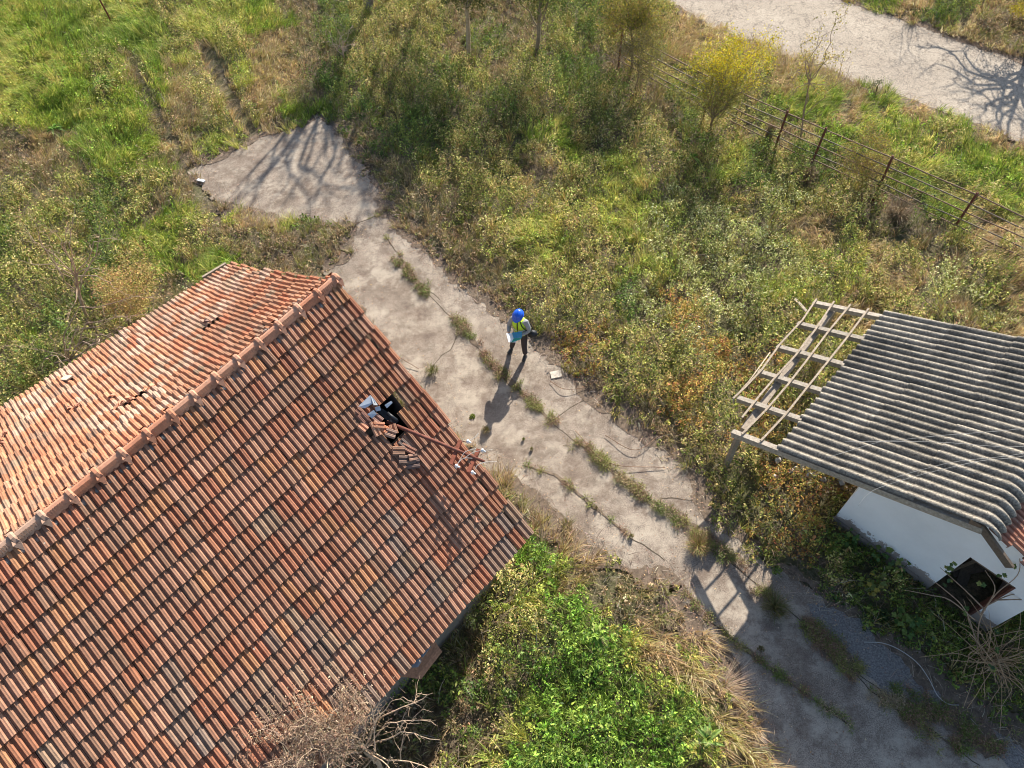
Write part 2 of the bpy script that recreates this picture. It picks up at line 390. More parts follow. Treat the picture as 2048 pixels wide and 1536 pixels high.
# ------------------------------------------------------------------ planting plan
PLAN = [[0, 0, 0, 1, 0, 2, 1, 1, 0, 5, 3, 2, 2, 2, 5, 5, 5, 3, 3, 2, 2, -1, -1, -1, -1, -1, -1, 0, 4, 3, 4, 5],
        [0, 0, 0, 0, 0, 2, 1, 2, 4, 5, 3, 2, 2, 2, 5, 3, 5, 2, 3, 2, 2, 4, -1, -1, -1, -1, -1, -1, -1, 0, 4, 5],
        [1, 0, 0, 2, 0, 4, 2, 1, 4, 5, 3, 2, 2, 3, 2, 5, 2, 3, 3, 5, 2, 2, 2, 2, -1, -1, -1, -1, -1, -1, 0, 4],
        [1, 0, 0, 0, 0, 4, 2, 2, 4, 0, -1, 3, 2, 3, 2, 3, 2, 2, 3, 2, 5, 3, 5, 2, 0, 0, -1, -1, -1, -1, -1, -1],
        [5, 4, 0, 0, 0, 4, 1, 1, -1, -1, -1, 5, 3, 3, 2, 2, 2, 0, 2, 2, 2, 3, 2, 2, 5, 4, 0, 0, 0, 2, -1, -1],
        [5, 5, 4, 0, 0, 5, -1, -1, -1, -1, -1, -1, 5, 2, 2, 2, 5, 2, 2, 1, 2, 2, 1, 3, 2, 3, 3, 2, 0, 0, 0, 0],
        [2, 5, 2, 3, 2, 5, 5, -1, -1, -1, -1, -1, 5, 5, 2, 2, 2, 2, 1, 1, 1, 7, 2, 2, 7, 2, 2, 5, 3, 0, 2, 0],
        [3, 2, 2, 3, 0, 0, 2, 5, 5, 5, 5, -1, -1, 5, 5, 2, 1, 1, 2, 1, 7, 2, 7, 7, 2, 4, 2, 5, 5, 2, 4, 4],
        [3, 2, 2, 3, 2, 0, 0, 0, 4, 5, 5, -1, -1, 5, 5, 5, 2, 1, 2, 1, 1, 7, 7, 7, 7, 2, 1, 4, 2, 4, 2, 4],
        [2, 2, 3, 2, 2, 5, 5, 5, 5, 5, -1, -1, -1, -1, -1, 5, 2, 2, 2, 3, 7, 6, 7, 7, 1, 1, 4, 2, 4, 7, 2, 4],
        [2, 0, 3, 2, 5, 5, 5, 5, 5, 5, 5, -1, -1, -1, -1, -1, 5, 2, 2, 2, 7, 6, 6, 2, 2, 4, 2, 4, 2, 4, 7, 4],
        [2, 3, 2, 5, 5, 5, 5, 5, 5, 5, 5, 5, -1, -1, -1, -1, -1, 5, 6, 2, 2, 7, 6, 6, 2, 2, 2, 2, 2, 2, 2, 2],
        [2, 2, 5, 5, 5, 5, 5, 5, 5, 5, 5, 5, 5, -1, -1, -1, -1, -1, 5, 2, 2, 6, 2, 6, 2, 2, 2, 2, 2, 2, 2, 2],
        [2, 5, 5, 5, 5, 5, 5, 5, 5, 5, 5, 5, 5, 5, -1, -1, -1, -1, -1, -1, 5, 6, 2, 6, 6, 2, 2, 2, 2, 2, 2, 2],
        [5, 5, 5, 5, 5, 5, 5, 5, 5, 5, 5, 5, 5, 5, 4, -1, -1, -1, -1, -1, -1, 2, 2, 6, 6, 6, 6, 2, 2, 2, 2, 2],
        [5, 5, 5, 5, 5, 5, 5, 5, 5, 5, 5, 5, 5, 5, 5, 4, -1, -1, -1, -1, -1, -1, 2, 6, 6, 6, 2, 3, 2, 2, 2, 2],
        [5, 5, 5, 5, 5, 5, 5, 5, 5, 5, 5, 5, 5, 5, 5, 5, 4, 4, -1, -1, -1, -1, -1, 2, 6, 6, 3, 3, 2, 2, 2, 2],
        [5, 5, 5, 5, 5, 5, 5, 5, 5, 5, 5, 5, 5, 5, 5, 8, 8, 1, 5, 4, -1, -1, -1, -1, 3, 3, 2, 3, 2, 2, 2, 2],
        [5, 5, 5, 5, 5, 5, 5, 5, 5, 5, 5, 5, 5, 5, 5, 2, 1, 8, 4, 5, 4, 4, -1, -1, -1, 3, 3, 3, 2, 3, 3, 3],
        [5, 5, 5, 5, 5, 5, 5, 5, 5, 5, 5, 5, 5, 5, 5, 2, 2, 8, 8, 1, 4, 4, -1, -1, -1, -1, 3, 3, 3, 3, 3, 3],
        [5, 5, 5, 5, 5, 5, 5, 5, 5, 5, 5, 5, 5, 3, 3, 2, 3, 8, 8, 8, 1, 4, 4, 5, -1, -1, -1, -1, 3, 3, 3, 3],
        [5, 5, 5, 5, 5, 5, 5, 5, 5, 5, 5, 5, 3, 3, 5, 2, 1, 8, 8, 8, 8, 1, 4, 4, -1, -1, -1, -1, -1, 3, 3, 3],
        [5, 5, 5, 5, 5, 5, 5, 5, 5, 5, 5, 5, 3, 5, 5, 2, 1, 8, 8, 8, 8, 8, 1, 4, 5, -1, -1, -1, -1, -1, 3, 3],
        [5, 5, 5, 5, 5, 5, 5, 5, 5, 5, 5, 5, 5, 5, 2, 1, 8, 8, 8, 8, 8, 8, 1, 4, 5, -1, -1, -1, -1, -1, -1, 3]]
TY = 'glwkdbopv'
# height, tuft weight, leaf weight, twig weight
PAR = {'g': (.34, 1.25, .35, .10), 'l': (.34, .62, 1.15, .2), 'w': (.50, .30, 1.35, .45), 'k': (.55, .26, 1.4, .35), 'd': (.20, 1.1, .25, .8), 'b': (.30, .6, .5, 1.3), 'o': (.46, .14, 1.4, .7), 'p': (.42, .16, 1.5, .3), 'v': (.36, 1.0, 1.4, .05)}
PAL_GRASS = {
 'g': [(.10, .17, .025), (.16, .23, .04), (.07, .12, .02), (.25, .29, .08), (.34, .32, .14)],
 'l': [(.24, .27, .07), (.32, .32, .11), (.15, .20, .04), (.40, .36, .19)],
 'w': [(.14, .17, .045), (.22, .23, .08), (.09, .11, .03), (.34, .29, .15), (.25, .18, .09)],
 'k': [(.06, .10, .02), (.10, .14, .03), (.14, .15, .05), (.2, .17, .08)],
 'd': [(.46, .37, .22), (.38, .29, .16), (.30, .22, .12), (.28, .27, .09), (.52, .44, .28)],
 'b': [(.27, .22, .11), (.20, .145, .08), (.33, .27, .16), (.15, .16, .05), (.19, .20, .06)],
 'o': [(.28, .24, .08), (.16, .15, .04), (.40, .26, .10)],
 'p': [(.22, .25, .07), (.32, .30, .12), (.15, .19, .05)],
 'v': [(.12, .20, .025), (.18, .26, .04), (.24, .30, .06), (.09, .15, .02)]}
PAL_LEAF = {
 'g': [(.09, .17, .025), (.15, .24, .04), (.06, .11, .02)],
 'l': [(.20, .25, .06), (.13, .19, .04), (.32, .30, .10)],
 'w': [(.11, .155, .035), (.18, .21, .06), (.06, .09, .02), (.26, .26, .11), (.28, .22, .13), (.14, .18, .045), (.34, .31, .19)],
 'k': [(.045, .085, .02), (.08, .13, .03), (.12, .15, .04), (.03, .06, .015)],
 'd': [(.34, .25, .15), (.24, .16, .10), (.2, .2, .07)],
 'b': [(.23, .16, .10), (.17, .12, .065), (.30, .24, .15), (.12, .14, .04), (.16, .18, .05)],
 'o': [(.14, .15, .04), (.09, .12, .03), (.22, .21, .07), (.22, .19, .07), (.24, .15, .06), (.25, .115, .07), (.30, .21, .07), (.2, .2, .06), (.12, .14, .04), (.17, .17, .05), (.13, .16, .05), (.19, .21, .08)],
 'p': [(.20, .24, .10), (.30, .32, .18), (.13, .17, .05), (.36, .37, .24), (.11, .14, .04), (.22, .22, .08)],
 'v': [(.10, .19, .02), (.15, .26, .03), (.06, .11, .015), (.22, .31, .05), (.08, .15, .02)]}
for D in (PAL_GRASS, PAL_LEAF):
    for k in D:
        D[k] = np.array(D[k]) * np.array((1.5, 1.42, 1.25) if k in 'db' else ((1.65, 1.6, 1.6) if k == 'v' else (2.0, 1.78, 1.28)))
plan_idx = np.array(PLAN)
for _ in range(8):       # give bare cells the kind of their neighbour, edges come from the path outline
    for i in range(24):
        for j in range(32):
            if plan_idx[i, j] < 0:
                nb = [plan_idx[a, b] for a, b in ((i - 1, j), (i + 1, j), (i, j - 1), (i, j + 1)) if 0 <= a < 24 and 0 <= b < 32 and plan_idx[a, b] >= 0]
                if nb: plan_idx[i, j] = nb[0]
TRACKS = [(G(a_), b_, c_) for a_, b_, c_ in (([(262, 120), (300, 200), (340, 270), (372, 330), (400, 400), (450, 436)], .26, 5), ([(415, 100), (450, 180), (480, 235), (508, 275)], .34, 4), ([(530, 110), (560, 190)], .5, 4), ([(1075, 1065), (1160, 1110), (1250, 1180), (1325, 1290), (1420, 1390), (1480, 1500)], .26, 4), ([(1210, 1160), (1300, 1180), (1350, 1230)], .5, 5))]
def worn(x, y): return np.minimum(line_d(x, y, TRACKS[1][0]), line_d(x, y, TRACKS[0][0]) + .06) + (fbm(x, y, 2.4, 620) - .5) * .35
def kind_at(x, y):
    wx = (fbm(x, y, .9, 71) - .5) * 3.2 + (fbm(x, y, 4, 72) - .5) * .9; wy = (fbm(x, y, .9, 81) - .5) * 3.2 + (fbm(x, y, 4, 82) - .5) * .9
    px, py = proj_arr(np.stack([x + wx * .8, y + wy * .8, 0 * x], 1))
    j = np.clip((px / 64).astype(int), 0, 31); i = np.clip((py / 64).astype(int), 0, 23)
    k = plan_idx[i, j].copy()
    for L_, w_, t_ in TRACKS:
        k[line_d(x + (fbm(x, y, 2.2, 611) - .5) * .9, y + (fbm(x, y, 2.2, 612) - .5) * .9, L_) < w_] = t_
    return k

HOUSE_A = at(675, 558, 5.2); HOUSE_L = at(1062, 1062, 2.6); HOUSE_U = at(472, 526, 2.6)
dr = unit(V(-.672, -.740, 0)); dl = unit(V(-.698, -.716, 0)); du = unit(V(-.732, -.681, 0))
HLEN = 13.5
HOUSE_PLAN = [HOUSE_L[:2] + dl[:2] * .6 + V(-.35, .4), (HOUSE_L + dl * HLEN)[:2] + V(-.35, .4), (HOUSE_U + du * HLEN)[:2] + V(.35, -.4), HOUSE_U[:2] + dl[:2] * .5 + V(.35, -.4)]
SG = at(1663, 1042)                       # foot of the shed's near wall corner
su = unit(V(.68, -.73, 0)); sv = V(-su[1], su[0], 0)
SHED_PLAN = [SG[:2], (SG + su * 3.25)[:2], (SG + su * 3.25 + sv * 4)[:2], (SG + sv * 4)[:2]]

def sample_field(dens, x0=-24, x1=24, y0=-.5, y1=36):
    n = int(dens * (x1 - x0) * (y1 - y0)); x = rg.uniform(x0, x1, n); y = rg.uniform(y0, y1, n)
    px, py = proj_arr(np.stack([x, y, 0 * x], 1))
    # full planting inside what can be seen, thinning a couple of metres outside it
    ox = np.maximum(np.maximum(-px, px - 2048), 0); oy = np.maximum(np.maximum(-py, py - 1536), 0); o = np.maximum(ox, oy)
    keep = rg.random(n) < np.where(o < 130, 1, np.where(o < 420, .35, 0))
    x, y = x[keep], y[keep]
    keep = (poly_sd(x, y, HOUSE_PLAN) < 0) & (poly_sd(x, y, SHED_PLAN) < 0)
    return x[keep], y[keep]
def edge_dist(x, y):      # distance outside path and road (negative = on concrete)
    return np.minimum(-poly_sd(x, y, PATH), -poly_sd(x, y, ROAD) + .0) 

def canopy(x, y, k):
    h0 = np.array([PAR[c][0] for c in TY])[k]
    e = edge_dist(x, y); rise = np.clip((e + .1) / .9, .12, 1)
    n = fbm(x, y, 1.1, 40, 4); n2 = fbm(x, y, .35, 44, 3)
    n3 = fbm(x, y, 2.9, 47, 3)
    rise = rise * np.clip((-poly_sd(x, y, SHED_PLAN) - .05) / .9, .22, 1)
    return h0 * rise * (.18 + 2.2 * np.clip(n - .25, 0, 1) * (.5 + 1.2 * n2) + 2.6 * np.clip(n3 - .42, 0, 1))

def blades(x, y, z0, L, lx, ly, wd, cols, up):
    """curved grass blades: 5 vertices each"""
    n = len(x); a = rg.uniform(0, 2 * PI, n); wx = np.cos(a) * wd / 2; wy = np.sin(a) * wd / 2
    p0 = np.stack([x, y, z0], 1)
    p1 = p0 + np.stack([lx * L * .38, ly * L * .38, up * L * .52], 1)
    p2 = p0 + np.stack([lx * L * .95, ly * L * .95, up * L * .62], 1)
    W = np.stack([wx, wy, 0 * wx], 1)
    v = np.stack([p0 - W, p0 + W, p1 + W * .75, p1 - W * .75, p2], 1).reshape(-1, 3)
    b = np.arange(n)[:, None] * 5
    q = b + np.array([[0, 1, 2, 3]]); t = b + np.array([[3, 2, 4]])
    return v, np.repeat(cols, 5, 0), q, t
def leaves(x, y, z, s, cols, flat=.55):
    n = len(x); nrm = np.stack([rg.normal(0, flat, n), rg.normal(0, flat, n), np.ones(n)], 1); nrm /= np.linalg.norm(nrm, axis=1)[:, None]
    a = rg.uniform(0, 2 * PI, n); t = np.stack([np.cos(a), np.sin(a), 0 * a], 1); t = np.cross(nrm, t); t /= np.linalg.norm(t, axis=1)[:, None]
    b = np.cross(nrm, t); c = np.stack([x, y, z], 1); s = s[:, None]
    v = np.stack([c - t * s, c - b * s * .42 - t * s * .1 + nrm * s * .12, c + t * s, c + b * s * .42 - t * s * .1 + nrm * s * .12], 1).reshape(-1, 3)
    q = np.arange(n)[:, None] * 4 + np.array([[0, 1, 2, 3]])
    return v, np.repeat(cols, 4, 0), q, np.zeros((0, 3), int)
def join(parts):
    vs, cs, qs, ts = [], [], [], []; off = 0
    for v, c, q, t in parts:
        vs.append(v); cs.append(c); qs.append(q + off); ts.append(t + off); off += len(v)
    return np.concatenate(vs), np.concatenate(cs), np.concatenate(qs), np.concatenate(ts)
def pick(pal, k, r):
    out = np.zeros((len(k), 3))
    for i, c in enumerate(TY):
        mk = k == i; P = pal[c]; out[mk] = P[np.minimum((r[mk] * len(P)).astype(int), len(P) - 1)]
    return out
def vary(c, a=.25):
    return np.clip(c * (1 + rg.normal(0, a, (len(c), 1))).clip(.35, 1.9) * (1 + rg.normal(0, .06, c.shape)), .005, .9)

# grass tufts
x, y = sample_field(40); k = kind_at(x, y)
wt = np.array([PAR[c][1] for c in TY])[k]; e = edge_dist(x, y) + .08 + (fbm(x, y, 2.2, 90) - .5) * 1.1
keep = (rg.random(len(x)) < wt / 1.25) & (e > 0) & (fbm(x, y, 2.5, 95) > .22) & (worn(x, y) > .16)
x, y, k = x[keep], y[keep], k[keep]
NB = 24
h = canopy(x, y, k); isg = np.isin(k, [0, 1, 4])
comb = fbm(x, y, .22, 101, 3) * 14; tu = rg.random(len(x))
tx = np.repeat(x, NB); ty = np.repeat(y, NB); tk = np.repeat(k, NB); th = np.repeat(h, NB); tc = np.repeat(comb, NB); tg = np.repeat(isg, NB)
n = len(tx); a = rg.uniform(0, 2 * PI, n); rr = rg.random(n) * .075
L = (.10 + .30 * rg.random(n) + .45 * th * rg.random(n)) * np.where(tg, 1.15, .9)
lean_c = np.where(tg, .62, .35)
lx = np.cos(a) * .55 + np.cos(tc) * lean_c; ly = np.sin(a) * .55 + np.sin(tc) * lean_c
base = th * .55 * rg.random(n)
r1 = np.clip(np.repeat(tu, NB) * .7 + rg.random(n) * .3 + (np.repeat(fbm(x, y, 1.3, 120), NB) - .5) * .8, 0, .999)
cg = vary(pick(PAL_GRASS, tk, r1), .22)
gv = blades(tx + np.cos(a) * rr, ty + np.sin(a) * rr, base - .02, L, lx, ly, rg.uniform(.007, .016, n), cg, np.sqrt(np.clip(1.15 - .5 * (lx ** 2 + ly ** 2), .15, 1)))
o = fast_mesh('grass', *gv[:2], gv[2], gv[3], M_fol)
tag(o, 'long green and straw coloured grass covering the neglected plot', 'grass', kind='stuff')

# leafy weeds: little plants, each a dome of leaves, with loose leaves between
x, y = sample_field(150); k = kind_at(x, y)
wt = np.array([PAR[c][2] for c in TY])[k]; e = edge_dist(x, y) + .04 + (fbm(x, y, 2.6, 190) - .5) * 1.1
keep = (rg.random(len(x)) < wt / 1.3 * (.40 + 1.1 * fbm(x, y, 1.7, 195))) & (e > .03) & (worn(x, y) > .20)
x, y, k, e = x[keep], y[keep], k[keep], e[keep]
h = canopy(x, y, k) * rg.uniform(.5, 1.25, len(x)); tone = rg.random(len(x)) * .45 + fbm(x, y, 1.9, 210) * 1.1 - .30; val = rg.normal(1.06, .27, len(x)); NL = 12
rad = np.repeat(rg.uniform(.035, .12, len(x)), NL); n = len(x) * NL; a = rg.uniform(0, 2 * PI, n); q = rg.random(n) ** .6
lx_ = np.repeat(x, NL) + np.cos(a) * q * rad; ly_ = np.repeat(y, NL) + np.sin(a) * q * rad
z = np.maximum(np.repeat(h, NL) + rad * 1.3 * (1 - q ** 2) - .05 - rg.random(n) ** 2 * np.repeat(h, NL) * .7, .015)
kk = np.repeat(k, NL); r1 = np.clip(np.repeat(tone, NL) + rg.normal(0, .10, n), 0, .999)
cl = vary(pick(PAL_LEAF, kk, r1) * np.repeat(val, NL)[:, None].clip(.5, 1.6), .30)
x, y, k = lx_, ly_, kk
s = np.repeat(rg.uniform(.016, .041, n // NL), NL) * rg.uniform(.6, 1.35, n) * np.where(k == 8, 1.15, 1)
lv = leaves(x, y, z, s, cl, .7)
o = fast_mesh('weed_cover', *lv[:2], lv[2], lv[3], M_fol)
tag(o, 'leafy weeds and brambles in green, olive and autumn orange', 'weeds', kind='stuff')

# dry twigs and stems
x, y = sample_field(95); k = kind_at(x, y)
wt = np.array([PAR[c][3] for c in TY])[k]; e = edge_dist(x, y)
eb = np.exp(-(e / .6) ** 2) * (e > -.45)
keep = (rg.random(len(x)) < (wt * (e > -.1) / 1.3 + eb * 1.3)) & (fbm(x, y, 1.2, 290) > .36 - .2 * eb)
x, y, k, e = x[keep], y[keep], k[keep], e[keep]; n = len(x)
a = rg.uniform(0, 2 * PI, n); h = canopy(x, y, k); L = rg.uniform(.12, .5, n)
lx = np.cos(a) * .9; ly = np.sin(a) * .9
pal = np.array([(.30, .20, .15), (.22, .14, .10), (.42, .33, .24), (.17, .12, .09), (.50, .42, .32)])
cd = vary(pal[rg.integers(0, 5, n)], .2)
tv = blades(x, y, h * rg.random(n), L, lx, ly, rg.uniform(.004, .010, n), cd, rg.uniform(.05, .9, n))
o = fast_mesh('dry_stems', *tv[:2], tv[2], tv[3], M_dry)
tag(o, 'brown dry stems and vine twigs tangled through the weeds', 'dry stems', kind='stuff')

# weeds in the joints of the path
parts = []
for J, wdt, dens in ((JOINTS[0], .12, 85), (JOINTS[1], .05, 10), (JOINTS[2], .06, 14), (JOINTS[3], .07, 30), (JOINTS[5], .05, 18), (JOINTS[7], .20, 130), (JOINTS[8], .06, 14)):
    P = G(J)
    for a_, b_ in zip(P[:-1], P[1:]):
        ln = np.linalg.norm(b_ - a_); m_ = int(ln * dens); t_ = rg.random(m_)
        q = a_ + (b_ - a_) * t_[:, None] + rg.normal(0, wdt * .6, (m_, 2))
        f = fbm(q[:, 0], q[:, 1], 1.1, 333); f2 = fbm(q[:, 0], q[:, 1], 3.5, 335); q = q[(f > (.37 if dens > 100 else .44)) & (f2 > .39)]; m_ = len(q); nb = 15
        if m_ == 0: continue
        X_ = np.repeat(q[:, 0], nb); Y_ = np.repeat(q[:, 1], nb); n = len(X_); a = rg.uniform(0, 2 * PI, n)
        rr = rg.random(n) * .05; pal = np.array([(.28, .28, .08), (.36, .28, .15), (.42, .33, .21), (.18, .22, .05), (.30, .19, .12)])
        ci = np.repeat((fbm(q[:, 0], q[:, 1], 1.7, 344) * 7 + rg.random(m_) * 1.5).astype(int) % 5, nb)
        parts.append(blades(X_ + np.cos(a) * rr, Y_ + np.sin(a) * rr, 0 * X_ + .005, rg.uniform(.05, .24, n), np.cos(a) * .7, np.sin(a) * .7, rg.uniform(.006, .012, n), vary(pal[ci], .2), rg.uniform(.2, .9, n)))
        n = m_ * 16; i_ = rg.integers(0, m_, n)
        parts.append(leaves(q[i_, 0] + rg.normal(0, .05, n), q[i_, 1] + rg.normal(0, .05, n), rg.uniform(.01, .16, n), rg.uniform(.008, .022, n), vary(pal[ci[i_ * nb]], .25)))
jv = join(parts); o = fast_mesh('joint_weeds', jv[0], jv[1], jv[2], jv[3], M_fol)
tag(o, 'weeds growing in lines along the joints of the concrete path', 'weeds', kind='stuff')

# fallen leaves and litter: along road edges, path edges and scattered on the concrete
x, y = sample_field(330); ep = -poly_sd(x, y, PATH); er = -poly_sd(x, y, ROAD)
pr = np.exp(-((er - .02) / .32) ** 2) * 1.9 + .07 * np.exp(-((er + .6) / .7) ** 2) + .8 * np.exp(-((ep + .05) / .3) ** 2) + .10 * np.exp(-((ep + .5) / .5) ** 2) + .03
keep = rg.random(len(x)) < pr * np.clip(fbm(x, y, 1.4, 401) * 2 - .4, 0, 1); x, y = x[keep], y[keep]
pal = np.array([(.42, .25, .16), (.34, .19, .12), (.50, .36, .24), (.28, .17, .11), (.48, .30, .12)])
fl = leaves(x, y, rg.uniform(.012, .05, len(x)), rg.uniform(.010, .026, len(x)), vary(pal[rg.integers(0, 5, len(x))], .25), .35)
o = fast_mesh('fallen_leaves', *fl[:2], fl[2], fl[3], M_dry)
tag(o, 'reddish brown fallen leaves along the edges of road and path', 'fallen leaves', kind='stuff')

# ------------------------------------------------------------------ old house with the clay tile roof
UP = V(0, 0, 1)
def sag(s): return -.13 * math.sin(min(max(s / 9.0, 0), 1) * PI)
def lower(s, t):
    a = HOUSE_A + dr * s + UP * sag(s); b = HOUSE_L + dl * s + UP * (.05 * math.sin(min(s / 9, 1) * PI))
    return a + (b - a) * t
def upper(s, t):
    a = HOUSE_A + dr * s + UP * sag(s); b = HOUSE_U + du * s
    return a + (b - a) * t + UP * (-.16 * math.sin(PI * t) * (.6 + .4 * math.sin(s * .7)))
def pnormal(f, s, t):
    e = .02; n = np.cross(f(s + e, t) - f(s, t), f(s, min(t + e, 1)) - f(s, min(t + e, 1) - e)); n = unit(n)
    return n if n[2] > 0 else -n
def inv(f, px, py):
    best = None; S = 0; T = .5; st = (13.5, 1.0)
    cand = [(s, t) for s in np.linspace(0, 13.5, 46) for t in np.linspace(0, 1, 25)]
    for lv in range(3):
        P = np.array([f(s, t) for s, t in cand]); a, b = proj_arr(P); i = int(np.argmin((a - px) ** 2 + (b - py) ** 2)); s0, t0 = cand[i]
        w1, w2 = .3 / 6 ** lv, .045 / 6 ** lv
        cand = [(s0 + i_ * w1 / 2, t0 + j_ * w2 / 2) for i_ in range(-4, 5) for j_ in range(-4, 5)]
    return s0, t0
house = empty('tiled_house', (*((HOUSE_A + HOUSE_L) / 2 + dr * 3)[:2], 0), 'abandoned house under a large sagging roof of orange clay tiles with a chimney hole', 'house')
PROF = [(0, 0), (.07, 0), (.11, .6), (.16, .95), (.235, .9), (.25, .86), (.265, .9), (.33, .95), (.38, .6), (.42, .03), (.57, .03), (.61, .6), (.66, .95), (.735, .9), (.765, .9), (.83, .95), (.88, .6), (.92, 0), (1, 0)]
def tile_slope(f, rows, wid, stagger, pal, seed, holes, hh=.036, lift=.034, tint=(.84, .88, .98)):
    r = random.Random(seed); mb = MB(); n = len(PROF)
    cnt = int(HLEN / wid)
    for j in range(rows):
        rowj = r.uniform(-.012, .012)
        for i in range(cnt):
            s0 = i * wid + (wid * .5 * (j % 2) if stagger else 0) + rowj + r.uniform(-.004, .004)
            if s0 < .05: s0 += r.uniform(-.05, .03)
            t0, t1 = j / rows, min((j + 1.13) / rows, 1.012)
            sm, tm = s0 + wid / 2, (j + .5) / rows
            if any(((sm - h[0]) / h[2]) ** 2 + ((tm - h[1]) / h[3]) ** 2 < 1 for h in holes): continue
            skew = r.uniform(-.008, .008); dz = r.uniform(-.004, .006); sl = r.uniform(-.01, .012)
            if r.random() < .05: dz += .014; skew *= 2.5; sl += r.uniform(-.03, .05)
            nn = pnormal(f, sm, tm)
            g = fbm(np.array([sm * .9 + seed]), np.array([tm * 5.]), .5, 77)[0]
            c = (np.array(pal(r, g, sm, tm)) * .72 + np.array(pal(random.Random(4), .3, 0, 0)) * .28) * (1 + r.gauss(0, .09)) * (.86 + .5 * (g - .22))
            c = tuple(np.clip(c * np.array(tint), .01, .9)); vs = []
            for (b, tt, up_) in ((0, t0, 0), (1, t1 + sl / 5, 1)):
                for (a, h) in PROF:
                    p = f(s0 + a * wid * 1.0 + skew * b, tt) + nn * (h * hh + up_ * lift + dz); vs.append(p)
            for (a, h) in PROF:
                p = f(s0 + a * wid + skew, t1 + sl / 5) + nn * (h * hh * .3 + lift * .15 + dz - .012); vs.append(p)
            fs = [(k, k + 1, n + k + 1, n + k) for k in range(n - 1)] + [(n + k, n + k + 1, 2 * n + k + 1, 2 * n + k) for k in range(n - 1)]
            mb.add(vs, fs, c)
    return mb
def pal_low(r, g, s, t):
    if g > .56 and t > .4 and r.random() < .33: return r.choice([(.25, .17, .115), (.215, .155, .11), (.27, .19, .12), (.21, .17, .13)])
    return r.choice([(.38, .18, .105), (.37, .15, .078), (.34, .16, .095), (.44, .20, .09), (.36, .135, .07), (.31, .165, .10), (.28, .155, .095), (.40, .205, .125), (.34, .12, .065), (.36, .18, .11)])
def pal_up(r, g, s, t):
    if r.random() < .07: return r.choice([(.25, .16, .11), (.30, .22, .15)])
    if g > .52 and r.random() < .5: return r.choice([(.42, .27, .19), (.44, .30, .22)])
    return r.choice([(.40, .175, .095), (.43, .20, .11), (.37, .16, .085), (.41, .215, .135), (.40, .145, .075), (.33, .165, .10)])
hs = inv(lower, 772, 835)
HOLES_LOW = [(hs[0], hs[1] - .005, .40, .062)]
h1 = inv(upper, 427, 648); h2 = inv(upper, 282, 795); h3 = inv(upper, 150, 822); h4 = inv(upper, 255, 806)
HOLES_UP = [(h1[0], h1[1], .17, .035), (h2[0], h2[1], .2, .03), (h3[0], h3[1], .14, .03), (h4[0], h4[1], .14, .03)]
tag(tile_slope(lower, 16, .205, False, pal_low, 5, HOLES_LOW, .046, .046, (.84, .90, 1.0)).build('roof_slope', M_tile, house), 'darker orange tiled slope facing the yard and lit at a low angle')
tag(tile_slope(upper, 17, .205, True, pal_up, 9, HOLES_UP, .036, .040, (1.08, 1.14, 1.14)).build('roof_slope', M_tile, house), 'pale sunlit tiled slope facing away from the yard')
# boarding added under the tiles to stop light leaking through the gaps
mb = MB()
for f, holes in ((lower, HOLES_LOW), (upper, [])):
    for i in range(54):
        for j in range(16):
            s0, t0 = .12 + i * .247, j / 16.2; sm, tm = s0 + .12, t0 + .03
            if any(((sm - h[0]) / (h[2] * 1.1)) ** 2 + ((tm - h[1]) / (h[3] * 1.2)) ** 2 < 1 for h in holes): continue
            q = [f(s0, t0), f(s0 + .247, t0), f(s0 + .247, t0 + 1 / 16.2), f(s0, t0 + 1 / 16.2)]; nn = pnormal(f, sm, tm)
            mb.add([p - nn * .05 for p in q], [(0, 1, 2, 3)], (.5, .4, .3))
mb.build('roof_boards', M_wood, house)
# ridge tiles with collars, on a mortar bed
mb = MB(); K = 32; cl_ = HLEN / K
for i in range(K):
    a = HOUSE_A + dr * (i * cl_) + UP * (sag(i * cl_) + .02); b = HOUSE_A + dr * ((i + 1) * cl_) + UP * (sag((i + 1) * cl_) + .02)
    j1 = rnd.uniform(-.012, .012); j2 = rnd.uniform(-.01, .014)
    side = unit(np.cross(dr, UP)); m2 = MB(); cc = rnd.choice([(.50, .25, .155), (.52, .28, .18), (.48, .21, .12), (.42, .27, .19)])
    if i > 16: cc = tuple(np.array(cc) * .6 + np.array((.30, .26, .22)) * .4)
    def sect(p, w_, h_, dz=0): return [p + side * (x_ * w_ + j1) + UP * (z_ * h_ + dz + j2) for x_, z_ in ((-1, -.35), (-.82, .25), (-.42, .82), (0, 1), (.42, .82), (.82, .25), (1, -.35))]
    rings = [sect(a + (b - a) * u_, w_, h_) for u_, w_, h_ in ((-.04, .115, .105), (.02, .145, .135), (.12, .145, .135), (.15, .105, .10), (.3, .10, .095), (.97, .098, .09))]
    vs = [q for g_ in rings for q in g_]; fs = [(g_ * 7 + k, g_ * 7 + k + 1, (g_ + 1) * 7 + k + 1, (g_ + 1) * 7 + k) for g_ in range(5) for k in range(6)]
    m2.add(vs, fs, cc)
    # pointed lug of the collar on the yard side
    q = a + (b - a) * .08 - side * 0
    for sg in (-1, 1):
        m2.add([q + dr * .06 + side * sg * .13 + UP * .06, q - dr * .05 + side * sg * .13 + UP * .06, q + side * sg * .21 - UP * .055, q + UP * .12], [(0, 1, 2), (1, 3, 2), (3, 0, 2)], cc)
    # moulded ribs
    for k in range(7):
        u_ = .36 + k * .085
        for sg in (-1, 1):
            p0 = a + (b - a) * u_; m2.beam(p0 + side * sg * .094 + UP * (.02 + j2), p0 + side * sg * .05 + UP * (.088 + j2), .012, .016, dr, tuple(np.array(cc) * .85))
    m2.build('ridge_tile', M_tile, house)
